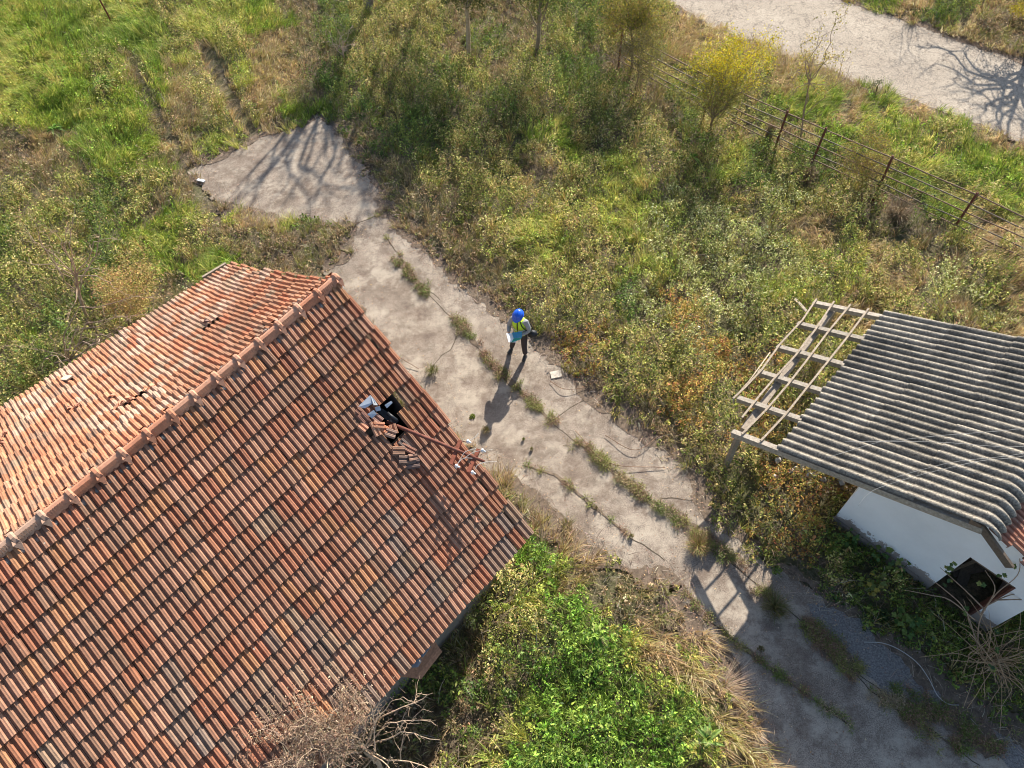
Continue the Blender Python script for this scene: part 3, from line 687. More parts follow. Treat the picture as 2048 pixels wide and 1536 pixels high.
for i in range(60):
    s0 = i * HLEN / 60
    for sg in (-1, 1):
        side = unit(np.cross(dr, UP)); p = HOUSE_A + dr * (s0 + .1) + UP * (sag(s0) - .035) + side * sg * (.145 + rnd.uniform(-.01, .02))
        mb.ball(p - UP * .035 - side * sg * .03, .045, 4, (.34 + rnd.uniform(-.12, .08),) * 3, (2.0, 2.0, .7), .5)
mb.build('mortar_bed', M_rubble, house)
# walls
def prism(mb, pts, col=(1, 1, 1)):   # pts: list of (bottom, top) corner columns, closed
    n = len(pts); vs = [p[0] for p in pts] + [p[1] for p in pts]
    mb.add(vs, [(i, (i + 1) % n, n + (i + 1) % n, n + i) for i in range(n)], col)
def inset(f, s, t, dz): p = f(s, t); return p - UP * dz
mb = MB()
cols_ = []
for f, s, t in ((lower, .45, .89), (lower, .45, .45), (lower, .45, 0.0), (upper, .45, .45), (upper, .45, .9), (upper, 13, .9), (upper, 13, 0), (lower, 13, .89)):
    p = f(s, t); cols_.append((V(p[0], p[1], -.02), V(p[0], p[1], p[2] - .08)))
prism(mb, cols_); mb.build('wall', M_house_wall, house)
# eaves board and far eaves gutter batten
mb = MB()
for k in range(9):
    mb.beam(lower(k * 1.5, .985) - UP * .07, lower(k * 1.5 + 1.49, .985) - UP * .07, .04, .12, col=(.8, .7, .6))
mb.build('eaves_board', M_wood, house)
mb = MB(); mb.beam(at(405, 555, 2.55), at(452, 527, 2.55), .05, .05, col=(1.1, 1, .9)); mb.beam(at(409, 557, 2.5), at(455, 530, 2.5), .03, .04); mb.build('gutter_batten', M_wood, house)
# small plank canopy poking out under the eaves, with two metal sheets
mb = MB(); q = [at(800, 1352, 2.25), at(842, 1358, 1.85), at(884, 1303, 1.85), at(868, 1280, 2.2)]
q[0] = q[0]; dn = unit(q[1] - q[0]); ln = q[2] - q[1]
for k in range(7):
    a_ = q[0] * .15 + q[1] * .85; f0 = k / 7; f1 = (k + .93) / 7
    p00 = q[0] + (q[1] - q[0]) * f0; p01 = q[0] + (q[1] - q[0]) * f1; p10 = q[3] + (q[2] - q[3]) * f0; p11 = q[3] + (q[2] - q[3]) * f1
    c_ = rnd.uniform(.75, 1.1); mb.add([p00, p01, p11, p10, p00 - UP * .03, p01 - UP * .03, p11 - UP * .03, p10 - UP * .03], [(0, 1, 2, 3), (7, 6, 5, 4), (0, 4, 5, 1), (1, 5, 6, 2), (2, 6, 7, 3), (3, 7, 4, 0)], (c_ * 1.05, c_ * .62, c_ * .5))

can = mb.build('canopy', M_wood, house)
mb = MB()
for P4 in ([(817, 1336), (838, 1313), (843, 1322), (836, 1334)], [(840, 1311), (852, 1292), (862, 1293), (846, 1315)]):
    p = [at(a, b, 2.5) for a, b in P4]; mb.add(p + [x_ - UP * .01 for x_ in p], [(0, 1, 2, 3), (7, 6, 5, 4), (0, 4, 5, 1), (1, 5, 6, 2), (2, 6, 7, 3), (3, 7, 4, 0)])
sh = mb.build('metal_sheet', M_metal, house)
# broken chimney opening: bent flashing, black slab standing in for the shade of the shaft, slipped tiles
def lp(px, py, up_=0.0):
    s, t = inv(lower, px, py); return lower(s, t) + pnormal(lower, s, t) * up_
def slab(mb, pts, th=.02, col=(1, 1, 1)):
    n = len(pts); nn = unit(np.cross(pts[1] - pts[0], pts[2] - pts[0])); 
    if nn[2] < 0: nn = -nn
    mb.add(list(pts) + [p - nn * th for p in pts], [tuple(range(n)), tuple(range(2 * n - 1, n - 1, -1))] + [(i, (i + 1) % n, n + (i + 1) % n, n + i) for i in range(n)], col)
mb = MB()
slab(mb, [lp(714, 817, .06), lp(738, 793, .10), lp(750, 806, .13), lp(728, 818, .07)], .01)
slab(mb, [lp(738, 793, .10), lp(757, 812, .05), lp(744, 814, .16)], .01)
slab(mb, [lp(766, 814, .14), lp(779, 806, .16), lp(782, 811, .16), lp(770, 819, .13)], .02)
slab(mb, [lp(733, 832, .14), lp(743, 824, .16), lp(752, 831, .15), lp(741, 840, .12)], .015)
slab(mb, [lp(748, 818, .12), lp(756, 816, .14), lp(758, 824, .12), lp(750, 826, .10)], .015)
mb.build('metal_flashing', M_metal, house)
mb = MB(); hc = lower(*hs)
slab(mb, [lp(752, 816, -.12), lp(766, 813, -.12), lp(800, 838, -.1), lp(790, 848, -.1), lp(770, 834, -.12)], .06)
slab(mb, [lp(742, 832, .05), lp(757, 828, .07), lp(762, 842, .03), lp(748, 848, .03)], .03)
mb.tube([lp(774, 826, .04), lp(792, 843, .05)], .035, 8)
mb.build('chimney_dark_fill', M_black, house)
mb = MB(); first_pile = mb; second_pile = MB()
for (px, py, a_, c_) in ((722, 830, .3, (.3, .15, .1)), (730, 842, .1, (.28, .14, .1)), (738, 852, -.4, (.33, .2, .15)), (725, 855, .2, (.6, .3, .18)), (735, 862, .5, (.6, .36, .24)), (748, 860, -.2, (.62, .33, .2)), (757, 853, .9, (.55, .26, .15)),
                         (765, 858, .4, (.6, .24, .12)), (772, 848, 1.2, (.5, .2, .1)), (765, 868, .1, (.42, .22, .14)), (779, 868, .6, (.35, .22, .16)), (752, 840, .2, (.25, .15, .12)), (784, 862, -.3, (.4, .2, .12)), (742, 820, .9, (.24, .13, .1)), (733, 826, .6, (.28, .15, .1)), (772, 862, .3, (.5, .27, .17)),
                         (814, 900, .4, (.36, .18, .12)), (824, 918, 1.1, (.34, .2, .14)), (812, 922, .9, (.2, .13, .1)), (822, 930, 1.0, (.18, .12, .1)), (828, 905, .2, (.5, .24, .14)), (817, 925, 1.3, (.3, .17, .12)), (808, 893, .2, (.2, .15, .12)), (795, 905, .9, (.3, .17, .11))):
    mb = second_pile if py > 885 else first_pile
    s, t = inv(lower, px, py); p = lower(s, t); nn = pnormal(lower, s, t); d1 = unit(lower(s, t + .01) - p); d2 = np.cross(nn, d1)
    A_ = d1 * math.cos(a_) + d2 * math.sin(a_); B_ = np.cross(nn, A_); tl = rnd.uniform(-.25, .25); A_ = unit(A_ + nn * tl); l_, w_ = rnd.uniform(.08, .15), rnd.uniform(.06, .09)
    if rnd.random() < .38: continue
    o_ = p + nn * rnd.uniform(.06, .10)
    vs = []
    for u_ in (-1, 1):
        for (x_, h_) in PROF[:18]: vs.append(o_ + A_ * l_ * u_ + B_ * w_ * (x_ * 2 - .9) + nn * h_ * .035)
    mb.add(vs, [(k, k + 1, 18 + k + 1, 18 + k) for k in range(17)], c_)
tag(first_pile.build('slipped_tiles', M_tile, house), 'displaced and broken tiles around the chimney hole'); tag(second_pile.build('slipped_tiles', M_tile, house), 'stack of dark slipped tiles below the steel pole')

# fallen steel pole with insulators lying over the roof
fp = HOUSE_L; fn = pnormal(lower, 2.5, .5); P0_ = lower(2.0, .7)
best = None
for k in np.arange(.1, 3.0, .05):
    e_ = onp(965, 922, P0_ + fn * k, fn); tt = np.dot(e_ - P0_, fn) / np.dot(SUN, fn); shp = e_ - SUN * tt
    a_, b_ = proj_arr(shp[None]); dd = abs(b_[0] - 1110)
    if best is None or dd < best[0]: best = (dd, e_, k)
pe = best[1]; pb = lp(774, 842, -.05); print('pole', best)
pole = empty('service_pole', pb, 'rusty steel wire pole leaning out over the tiled roof with two crossarms and white insulators', 'pole')
mb = MB(); mb.tube([pb, (pb + pe) / 2 + UP * .02, pe + (pe - pb) * .02], [.035, .032, .028], 8); mb.build('tube', M_rust, pole)
pd = unit(pe - pb); pn_ = unit(np.cross(pd, np.cross(fn, pd)))
def onpole(px, py): return onp(px, py, pe, pn_)
INS = []
for a1, b1, i1, i2 in (((920, 881), (901, 928), (936, 884), (913, 933)), ((957, 898), (936, 944), (965, 902), (945, 946))):
    a_ = onpole(*a1); b_ = onpole(*b1); mb = MB(); mb.beam(a_, b_, .06, .012, pn_, (1.5, 1.3, 1.1)); mb.beam(a_ - pn_ * .03 + pd * .03, b_ - pn_ * .03 + pd * .03, .012, .06, pn_, (1.3, 1.1, 1)); ca = mb.build('crossarm', M_rust, pole)
    for ip, e_ in ((i1, a_), (i2, b_)):
        q = onpole(*ip) + pn_ * .03; mb = MB(); mb.tube([e_, q - pn_ * .06, q], .008, 5); mb.build('bracket', M_rust, ca)
        mb2 = MB(); mb2.tube([q - pn_ * .04, q - pn_ * .02, q, q + pn_ * .025, q + pn_ * .045], [.022, .032, .021, .027, .014], 10); mb2.tube([q + pn_ * .0 + pd * .03, q + pd * .06], [.018, .012], 8)
        mb2.build('insulator', M_porc, ca); INS.append(q)
mb = MB()
def curve(pts, n=10):
    pts = [np.asarray(p, float) for p in pts]; out = []
    P = [2 * pts[0] - pts[1]] + pts + [2 * pts[-1] - pts[-2]]
    for i in range(1, len(P) - 2):
        for k in range(n):
            t = k / n; out.append(.5 * ((2 * P[i]) + (P[i + 1] - P[i - 1]) * t + (2 * P[i - 1] - 5 * P[i] + 4 * P[i + 1] - P[i + 2]) * t * t + (3 * P[i] - P[i - 1] - 3 * P[i + 1] + P[i + 2]) * t ** 3))
    return out + [pts[-1]]
O = lambda x_, y_, u_=0: onpole(x_, y_) + pn_ * u_
for c_ in ([(913, 934), (918, 925), (922, 918), (930, 906), (942, 901), (952, 899)], [(945, 918), (928, 918), (918, 926), (912, 936), (914, 940)], [(928, 920), (940, 910), (955, 904), (985, 901)], [(951, 940), (955, 932), (970, 926), (994, 925)], [(938, 884), (950, 876), (957, 868)]):
    mb.tube(curve([O(*p, .04) for p in c_], 5), .005, 4)
mb.build('loose_wires', M_wire, pole)

# loose fragments lying on the roof
for nm, lst, f, lab in (('tile_fragment', [(262, 800), (247, 812), (238, 820), (300, 786), (311, 776), (228, 798), (270, 806)], upper, 'small broken clay tile piece in the scatter halfway down the sunlit slope'),
                        ('tile_fragment', [(160, 818), (143, 824)], upper, 'broken tile piece left of the scatter on the sunlit slope'),
                        ('tile_fragment', [(16, 872), (12, 890)], upper, 'broken tile piece by the left edge of the photo on the sunlit slope'),
                        ('tile_fragment', [(417, 648)], upper, 'dark upturned tile piece beside the hole nearest the house end on the sunlit slope'),
                        ('tile_fragment', [(952, 1038)], lower, 'orange broken tile piece low on the yard slope near its free end')):
    for (px, py) in lst:
        s, t = inv(f, px, py); p = f(s, t); nn = pnormal(f, s, t); mb = MB(); a_ = rnd.uniform(0, 6.3); d1 = unit(np.cross(nn, (math.cos(a_), math.sin(a_), .1))); d2 = np.cross(nn, d1)
        k = 6; R_ = [rnd.uniform(.03, .075) for _ in range(k)]; pts = [p + nn * (.085 + .03 * math.sin(i * 2 + a_)) + d1 * math.cos(i * 2 * PI / k) * R_[i] * 1.3 + d2 * math.sin(i * 2 * PI / k) * R_[i] for i in range(k)]
        slab(mb, pts, .016, rnd.choice([(.35, .16, .1), (.5, .24, .15), (.6, .3, .18)]) if py != 648 else (.2, .13, .11))
        o = mb.build(nm, M_tile); tag(o, lab, 'tile piece', 'broken tile pieces on the roof')
s, t = inv(upper, 140, 762); p = upper(s, t); nn = pnormal(upper, s, t); mb = MB(); d1 = unit(np.cross(nn, (.3, .9, 0))); d2 = np.cross(nn, d1)
slab(mb, [p + nn * .1 + d1 * a_ + d2 * b_ for a_, b_ in ((-.14, -.05), (.02, -.08), (.15, -.03), (.12, .06), (-.1, .07))], .025, (.62, .5, .36))
tag(mb.build('tile_slab', M_tile), 'flat beige slab lying on the sunlit slope above the scatter of broken pieces', 'tile piece')

# ------------------------------------------------------------------ shed on the right
S0 = V(4.96, 6.41, 2.15); SLP = .445; T1 = 4.42; SR = 3.14
def sh(s, t, u_=0.0):
    return S0 + su * s + sv * t + UP * (SLP * s + u_ * 1.09)
def shplane(px, py, u_=0.0):
    n_ = unit(np.cross(su + UP * SLP, sv)); return onp(px, py, sh(0, 0, u_), n_)
def st_of(p): d = p - S0; return np.dot(d, su), np.dot(d, sv)
shed = empty('white_shed', SG + su * 1.6 + sv * 2, 'half stripped white plastered shed with corrugated grey sheets and bare rafters at its eaves', 'shed')
# walls
wb = MB()
def wp(a, z, b=0.0): return SG + su * a + sv * b + UP * z
AP = 1.76 + .0
def wtop(a): return (2.15 + (a + 1.5) * SLP - .16) if a < AP else (3.20 - (a - AP) * .43)
D0, D1, DH = 2.08, 2.88, 1.70; TH = .18
ys = [(-.0, 0, D0), (D0, DH, None), (D1, 0, 3.25)]
def wall_poly(pts):
    fr = [wp(a, z) for a, z in pts]; bk = [wp(a, z, TH) for a, z in pts]; n = len(pts)
    wb.add(fr + bk, [tuple(range(n)), tuple(range(2 * n - 1, n - 1, -1))] + [(i, n + i, n + (i + 1) % n, (i + 1) % n) for i in range(n)])
wall_poly([(0, -.02), (D0, -.02), (D0, DH), (D0, wtop(D0)), (AP, wtop(AP)), (AP - .45, wtop(AP - .45)), (0, wtop(0))])
wall_poly([(D0, DH), (D1, DH), (D1, wtop(D1)), (D0, wtop(D0))])
wall_poly([(D1, -.02), (3.25, -.02), (3.25, wtop(3.25)), (D1, wtop(D1))])
for a in (0, 3.25):
    sgn = 1 if a == 0 else -1; z = wtop(a)
    wb.box(wp(a + sgn * TH / 2, z / 2 - .02, TH + 1.7), su * TH / 2, sv * 1.7, UP * z / 2)
fr_ = [wp(a, z, 3.5) for a, z in ((.2, 0), (3.05, 0), (3.05, wtop(3.05) - .03), (AP, wtop(AP) - .03), (.2, wtop(.2) - .03))]; wb.add(fr_ + [q + sv * .15 for q in fr_], [(4, 3, 2, 1, 0), (5, 6, 7, 8, 9)] + [(i, (i + 1) % 5, 5 + (i + 1) % 5, 5 + i) for i in range(5)])
wb.build('wall', M_white, shed)
mb = MB(); mb.box(wp(.9, .10, -.03), su * .93, sv * .03, UP * .11, (.75, .7, .65)); mb.build('plinth', M_house_wall, shed)
# door opening: red painted jamb, floor, something leaning in it
mb = MB(); mb.box(wp(D1 - .02, DH / 2, TH / 2), su * .018, sv * (TH / 2 + .01), UP * DH / 2 * .99, (.45, .2, .16)); mb.box(wp((D0 + D1) / 2, DH - .02, TH / 2), su * .36, sv * TH / 2, UP * .016, (.5, .4, .35)); mb.build('door_frame', M_wood, shed)
mb = MB(); mb.box(wp(1.6, .02, 2.1), su * 1.4, sv * 1.6, UP * .02, (.5, .45, .4)); mb.build('floor', M_soil, shed)
mb = MB(); mb.beam(wp(2.2, .05, .55), wp(2.55, 1.15, .95), .12, .025, (0, 1, 0), (.6, .5, .4)); mb.beam(wp(2.25, .1, .6), wp(2.75, .55, 1.1), .22, .03, (0, 0, 1), (.25, .22, .2)); mb.beam(wp(2.5, .05, .5), wp(2.3, .5, .9), .2, .03, (0, 0, 1), (.2, .18, .16)); tag(mb.build('broken_boards', M_wood), 'broken boards and junk inside the dark doorway of the white shed', 'boards')
# rafters, battens, purlin
rd = unit(su + UP * SLP)
for k, (px, py) in enumerate([(1632, 601), (1601, 642), (1560, 688), (1522, 739), (1480, 792), (1466, 864)]):
    s_, t_ = st_of(shplane(px, py, -.06)); t_ = (5 - k) * .885 if k else 4.36; mb = MB()
    c_ = rnd.uniform(.85, 1.15); mb.beam(sh(s_, t_, -.09), sh(3.2, t_, -.09), .11, .11, np.cross(rd, sv), (c_, c_, c_)); mb.build('rafter', M_wood, shed)
for pts in ([(1633, 598), (1604, 641), (1560, 688), (1523, 740), (1490, 775), (1466, 797)], [(1668, 603), (1630, 660), (1590, 712), (1550, 755), (1520, 790), (1484, 835)], [(1701, 609), (1655, 665), (1610, 725), (1575, 770), (1530, 822), (1484, 868)], [(1737, 617), (1690, 680), (1650, 730), (1610, 780), (1570, 830), (1522, 881)]):
    mb = MB(); P = [shplane(px, py, 0) for px, py in pts]
    for a_, b_ in zip(P[:-1], P[1:]): mb.beam(a_, b_ + (b_ - a_) * .01, .038, .03, (0, 0, 1), (1.1, 1.02, .92))
    mb.build('batten', M_wood, shed)
mb = MB(); P = [shplane(1469, 795, 0), shplane(1466, 806, -.1), shplane(1500, 760, -.01), shplane(1540, 705, -.015)]
mb.tube([P[1], P[0], P[2], P[3]], .014, 5, (1.2, 1.1, 1)); mb.build('loose_batten', M_wood, shed)
mb = MB(); mb.beam(shplane(1669, 614, -.24), shplane(1486, 862, -.24), .14, .14, (0, 0, 1), (.95, .9, .85)); 
mb.build('purlin', M_wood, shed)
for (px, py) in ((1480, 868), (1668, 618)):
    p = shplane(px, py, -.3); mb = MB(); mb.beam(p, V(p[0], p[1], -.03), .10, .10, (1, 0, 0), (.8, .75, .7)); mb.build('post', M_wood, shed)
# verge board along the gable and the hanging rotten one beyond the ridge
mb = MB(); mb.beam(sh(-.9, -.03, -.13), sh(3.2, -.03, -.13), .03, .12, np.cross(rd, sv), (1.15, 1.1, 1.05)); mb.build('verge_board', M_wood, shed)
apx = sh(3.26, -.0, 0)
pA = onp(1957, 1049, S0, sv); pB = onp(2020, 1134, S0, sv); print('barge', pA, pB)
mb = MB(); mb.beam(pA + UP * .02, pB, .05, .13, (0, 0, 1), (.45, .38, .33)); mb.beam(pA - su * .12, pA + su * .05 + UP * .03, .10, .12, (0, 0, 1), (.45, .35, .28)); mb.build('verge_board', M_wood, shed)
# corrugated sheets
def corr_sheet(s0, s1, t0, t1, lift, curl=0, tint=1.0):
    mb = MB(); pit = .177; nt_ = max(8, int((t1 - t0) / pit * 8)); ns = 5 + (7 if curl else 0); vs = []
    wav = rnd.uniform(-.01, .01)
    for i in range(ns + 1):
        for j in range(nt_ + 1):
            t = t0 + (t1 - t0) * j / nt_; z = .031 * math.cos(2 * PI * t / pit) + lift + wav * j / nt_
            if curl and i > 5:
                k = (i - 5) / 7; ang = math.atan(SLP) - k * 1.35; 
                q = cur[i - 6] ; p = S0 + su * q[0] + sv * t + UP * q[1] + q[2] * z
            else:
                s = s0 + (s1 - s0) * i / 5; p = sh(s, t, 0) + unit(UP - su * SLP) * z
            vs.append(p)
    for i in range(ns):
        for j in range(nt_):
            a = i * (nt_ + 1) + j; mb.add([], []); mb.f.append((a, a + 1, a + nt_ + 2, a + nt_ + 1)); mb.sm.append(True)
    mb.v = [tuple(map(float, p)) for p in vs]; mb.c = [(tint * (.78 + .34 * math.cos(2 * PI * (t0 + (t1 - t0) * (q % (nt_ + 1)) / nt_) / pit)),) * 3 for q in range(len(vs))]  # groove shading painted into the vertex colour, along with valley dirt
    return mb
cur = []
ss, zz, an = SR, SR * SLP, math.atan(SLP)
for k in range(7):
    an -= .2; ss += .042 * math.cos(an); zz += .042 * math.sin(an); cur.append((ss, zz, unit(-su * math.sin(an) + UP * math.cos(an))))
ROWS = [(0, 1.17), (1.05, 2.25), (2.12, SR)]
NT = 5
for r_ in range(3):
    for c_ in range(NT):
        t0 = -.06 + c_ * .885; t0 += rnd.uniform(-.025, .025); t1 = t0 + .885 + .10
        a, b = ROWS[r_]; a += rnd.uniform(-.07, .07)
        if r_ == 0: a = -.22 * (c_ / 4.2) * .9 - .01 + rnd.uniform(-.01, .02)
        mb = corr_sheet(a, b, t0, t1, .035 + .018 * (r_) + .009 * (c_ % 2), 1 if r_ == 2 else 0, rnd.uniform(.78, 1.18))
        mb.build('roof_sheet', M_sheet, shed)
# tiled slope on the far side of the ridge
def far(s, t):  # s along the ridge, t down
    return V(S0[0], S0[1], 0) + su * (3.28 + t * 2.2) + sv * (s + .15) + UP * (3.36 - t * 2.2 * .43)
def pal_far(r, g, s, t): return r.choice([(.50, .22, .12), (.44, .19, .11), (.55, .27, .16), (.36, .19, .12)])
HL = HLEN; HLEN = 4.2
tag(tile_slope(far, 7, .205, True, pal_far, 21, [], .045, .04).build('roof_slope', M_tile, shed), 'orange clay tiled slope behind the corrugated sheets'); HLEN = HL

# wires over the shed
for lab, pts, z0 in (('thin pale wire crossing the corrugated roof uppermost of four', [(2200, 828), (2045, 857), (1882, 871), (1800, 880), (1758, 884), (1655, 915)], 3.9),
                     ('thin pale wire crossing the corrugated roof and ending above the first sheets', [(2200, 860), (2045, 893), (1870, 884), (1690, 883)], 3.6),
                     ('thin pale wire crossing the corrugated roof just below its middle', [(2200, 868), (2045, 907), (1920, 922), (1860, 935), (1800, 952), (1760, 967)], 4.0),
                     ('lowest thin wire sagging over the sheet edge and down the white wall', [(2200, 880), (2048, 912), (1960, 922), (1880, 940), (1840, 950), (1780, 968), (1740, 985), (1716, 1012)], 3.3)):
    mb = MB(); zs = np.linspace(z0 + .6, z0 - .5, len(pts)); mb.tube(curve([at(p[0], p[1], z) for p, z in zip(pts, zs)], 6), .0028, 4)
    tag(mb.build('wire', M_wire), lab, 'wire', 'wires over the shed roof')

# ------------------------------------------------------------------ pipe fence
fence = empty('pipe_fence', (*at(1785, 315, 1.5)[:2], 0), 'rusty steel pipe fence of five thin rails between plot and road', 'fence')
FP = [(1245, 60), (1425, 155), (1575, 224), (1652, 258), (1785, 314), (1954, 388), (2130, 466), (2320, 555)]
FH = 1.45; tops = [at(a, b, FH) for a, b in FP]
for i, p in enumerate(tops):
    
    mb = MB(); ln_ = V(rnd.uniform(-.04, .04), rnd.uniform(-.05, .05), 0); mb.beam(V(p[0], p[1], -.03) + ln_, p + UP * .04, .05, .045, (1, .5, 0), (.75, .75, .75)); mb.build('post', M_rust, fence)
for k, z in enumerate((FH - .02, FH - .31, FH - .58, FH - .84, FH - 1.05)):
    mb = MB(); pts = []
    for i, p in enumerate(tops):
        q = V(p[0], p[1], z) + V(.03, -.05, rnd.uniform(-.015, .015)); pts.append(q)
        if i < len(tops) - 1: pts.append((V(p[0], p[1], z) + V(tops[i + 1][0], tops[i + 1][1], z)) / 2 + V(.03, -.05, rnd.uniform(-.05, .02)))
    mb.tube(pts, .016, 6, (.85, .72, .62) if k % 2 == 0 else (.75, .8, .72)); mb.build('rail', M_rail, fence)
mb = MB(); q = at(228, 55); mb.tube([q - UP * .03, at(214, 26, .6), at(194, -10, 1.3), at(180, -40, 1.8)], .03, 7, (1, .8, .8)); tag(mb.build('pipe_post', M_rust), 'single dark red pipe post standing in the tall grass by the top left corner', 'post')
mb = MB(); mb.tube([at(311, 8, -.02), at(305, -8, .7), at(300, -20, 1.2)], .03, 7, (.7, .7, .7)); tag(mb.build('pipe_post', M_rust), 'short dark post at the top frame edge right of the red pipe', 'post')

# ------------------------------------------------------------------ woody plants
def branch(mb, a, b, r0, r1, wob, r, n=6, col=(1, 1, 1), sides=5):
    a = np.asarray(a, float); b = np.asarray(b, float); L = np.linalg.norm(b - a); pts = [a]
    off = np.zeros(3)
    for k in range(1, n):
        off = off + np.array([r.gauss(0, 1), r.gauss(0, 1), r.gauss(0, .7)]) * wob * L / n; f = k / n
        pts.append(a + (b - a) * f + off * math.sin(PI * f) * 1.4)
    pts.append(b); mb.tube(pts, [r0 + (r1 - r0) * k / n for k in range(n + 1)], sides, col, False); return pts
def sub(mb, pts, r0, L, depth, r, col, tips, dens=1.0, spread=.9, upb=.25):
    for i in range(1, len(pts)):
        if r.random() > dens: continue
        p = pts[i]; d = unit(pts[i] - pts[i - 1]); q = unit(d + np.array([r.gauss(0, spread), r.gauss(0, spread), r.gauss(upb, spread * .7)]))
        l_ = L * r.uniform(.45, 1.0); e = p + q * l_
        pp = branch(mb, p, e, r0, r0 * .4, .16, r, 4, col, 4); tips.append((e, q)); tips.append((pp[2], q))
        if depth > 0: sub(mb, pp, r0 * .6, L * .62, depth - 1, r, col, tips, dens, spread, upb)
def woody(name, base, fork, tipsin, label, cat, seed, rt=.05, rb=.022, L=.5, depth=1, dens=.8, col=(1, 1, 1), leafpal=None, nleaf=0, lsize=(.015, .03), lspread=.12, group=None, spread=.9, hang=0.0, mat=None, leaf_sel=None, upb=.25):
    r = random.Random(seed); g = empty(name, V(base[0], base[1], 0), label, cat, group)
    mb = MB(); tips = []
    tr = branch(mb, base, fork, rt, rt * .7, .06, r, 6, col, 7)
    if leafpal is not None and depth >= 0: pass
    br = MB()
    for tp in tipsin:
        st = fork if r.random() < .7 else tr[r.choice([3, 4, 5])]
        mid = (st + tp) / 2 + np.array([r.gauss(0, .08), r.gauss(0, .08), r.uniform(0, .2)]) * np.linalg.norm(tp - st)
        p1 = branch(br, st, mid, rb * 1.2, rb * .8, .12, r, 4, col); p2 = branch(br, mid, tp, rb * .8, rb * .3, .14, r, 5, col)
        tips.append((tp, unit(tp - st))); sub(br, p1[1:] + p2[1:], rb * .42, L, depth, r, col, tips, dens, spread, upb)
    mb.build('trunk', mat or M_bark, g); br.build('branches', mat or M_bark, g)
    if leafpal is not None:
        T = np.array([t[0] for t in tips])
        if leaf_sel is not None: T = T[[leaf_sel(t) for t in T]]
        if len(T):
            hi_ = None
            if isinstance(leafpal, dict): hi_ = leafpal; leafpal = hi_['low']
            per = max(1, math.ceil(nleaf / len(T))); c = np.repeat(T, per, 0); n = len(c); c = c + rg.normal(0, lspread, (n, 3)) - np.stack([np.zeros(n), np.zeros(n), rg.random(n) * hang], 1)
            c[:, 2] = np.maximum(c[:, 2], .05); pal = np.array(leafpal); ci = (np.repeat(rg.random(len(T)), per) * len(pal) * .75 + rg.random(n) * len(pal) * .25).astype(int) % len(pal)
            cc_ = pal[ci]
            if hi_ is not None:
                ph = np.array(hi_['high']); mk = c[:, 2] + rg.normal(0, .25, n) > hi_['z']; cc_[mk] = ph[ci[mk] % len(ph)]
            lv = leaves(c[:, 0], c[:, 1], c[:, 2], rg.uniform(lsize[0], lsize[1], n), vary(cc_, .22), .9)
            fast_mesh('crown', lv[0], lv[1], lv[2], lv[3], M_fol, g)
    return g
GR = (1.25, 1.15, 1.05)
A3 = lambda l: [at(*p) for p in l]
# bare tree at the bottom edge, reaching over the eaves
woody('bare_tree', at(775, 1600, -.03), at(728, 1500, 2.0), A3([(560, 1470, 3.1), (610, 1430, 3.2), (660, 1400, 3.2), (735, 1395, 3.1), (790, 1400, 3.1), (866, 1386, 3.0), (862, 1440, 2.9), (880, 1480, 2.8), (905, 1536, 2.7), (830, 1560, 2.6), (560, 1536, 3.0), (620, 1480, 3.2), (680, 1450, 3.0), (720, 1440, 3.3), (640, 1570, 3), (800, 1460, 2.9), (760, 1430, 3.1), (700, 1580, 3.2)]),
      'leafless pale tree with many fine twigs reaching over the roof eaves at the bottom edge', 'tree', 3, .05, .012, .34, 1, .5, (1.8, 1.6, 1.4), spread=.6)
# bare tree left of the house
woody('bare_tree', at(186, 655, -.03), at(152, 552, 1.7), A3([(62, 478, 3), (100, 462, 3.2), (68, 440, 3.4), (135, 455, 3.2), (150, 410, 3.4), (190, 470, 3.1), (235, 480, 2.8), (255, 590, 2.2), (120, 540, 2.3), (190, 520, 2.6), (40, 520, 2.4), (140, 650, 1.4), (100, 470, 3.3), (215, 540, 2.2)]),
      'leafless thin grey tree standing in the weeds left of the house', 'tree', 5, .045, .013, .34, 1, .7, (1.4, 1.25, 1.15))
woody('fallen_branch', at(60, 745, .1), at(140, 720, .7), A3([(262, 640, 3.0), (345, 590, 3.1), (300, 610, 3.1), (200, 700, 2.9), (270, 720, 3.0), (255, 670, 3.0), (180, 740, 2.7), (350, 640, 3.1), (215, 735, 2.9), (0, 690, .8), (300, 660, 3.1)]),
      'bare branches lying across the eaves of the sunlit roof slope', 'branch', 8, .03, .012, .38, 1, .8, (1.2, 1.05, .95))
YEL = [(.50, .40, .05), (.42, .36, .06), (.55, .44, .09), (.34, .31, .08), (.24, .25, .07)]
woody('yellow_shrub', at(262, 665, -.03), at(250, 625, .7), A3([(205, 575, 1.8), (222, 552, 2), (250, 545, 2.1), (278, 548, 2.1), (302, 556, 2.1), (312, 590, 1.9), (240, 600, 1.6), (215, 600, 1.6), (285, 600, 1.8), (262, 580, 2)]),
      'rounded shrub with yellow and orange autumn leaves beside the sunlit roof edge', 'shrub', 9, .03, .012, .3, 1, .8, (.9, .8, .7), [(.50, .36, .10), (.55, .42, .12), (.42, .34, .10), (.55, .30, .14), (.34, .30, .10)], 7000, (.018, .034), .12)
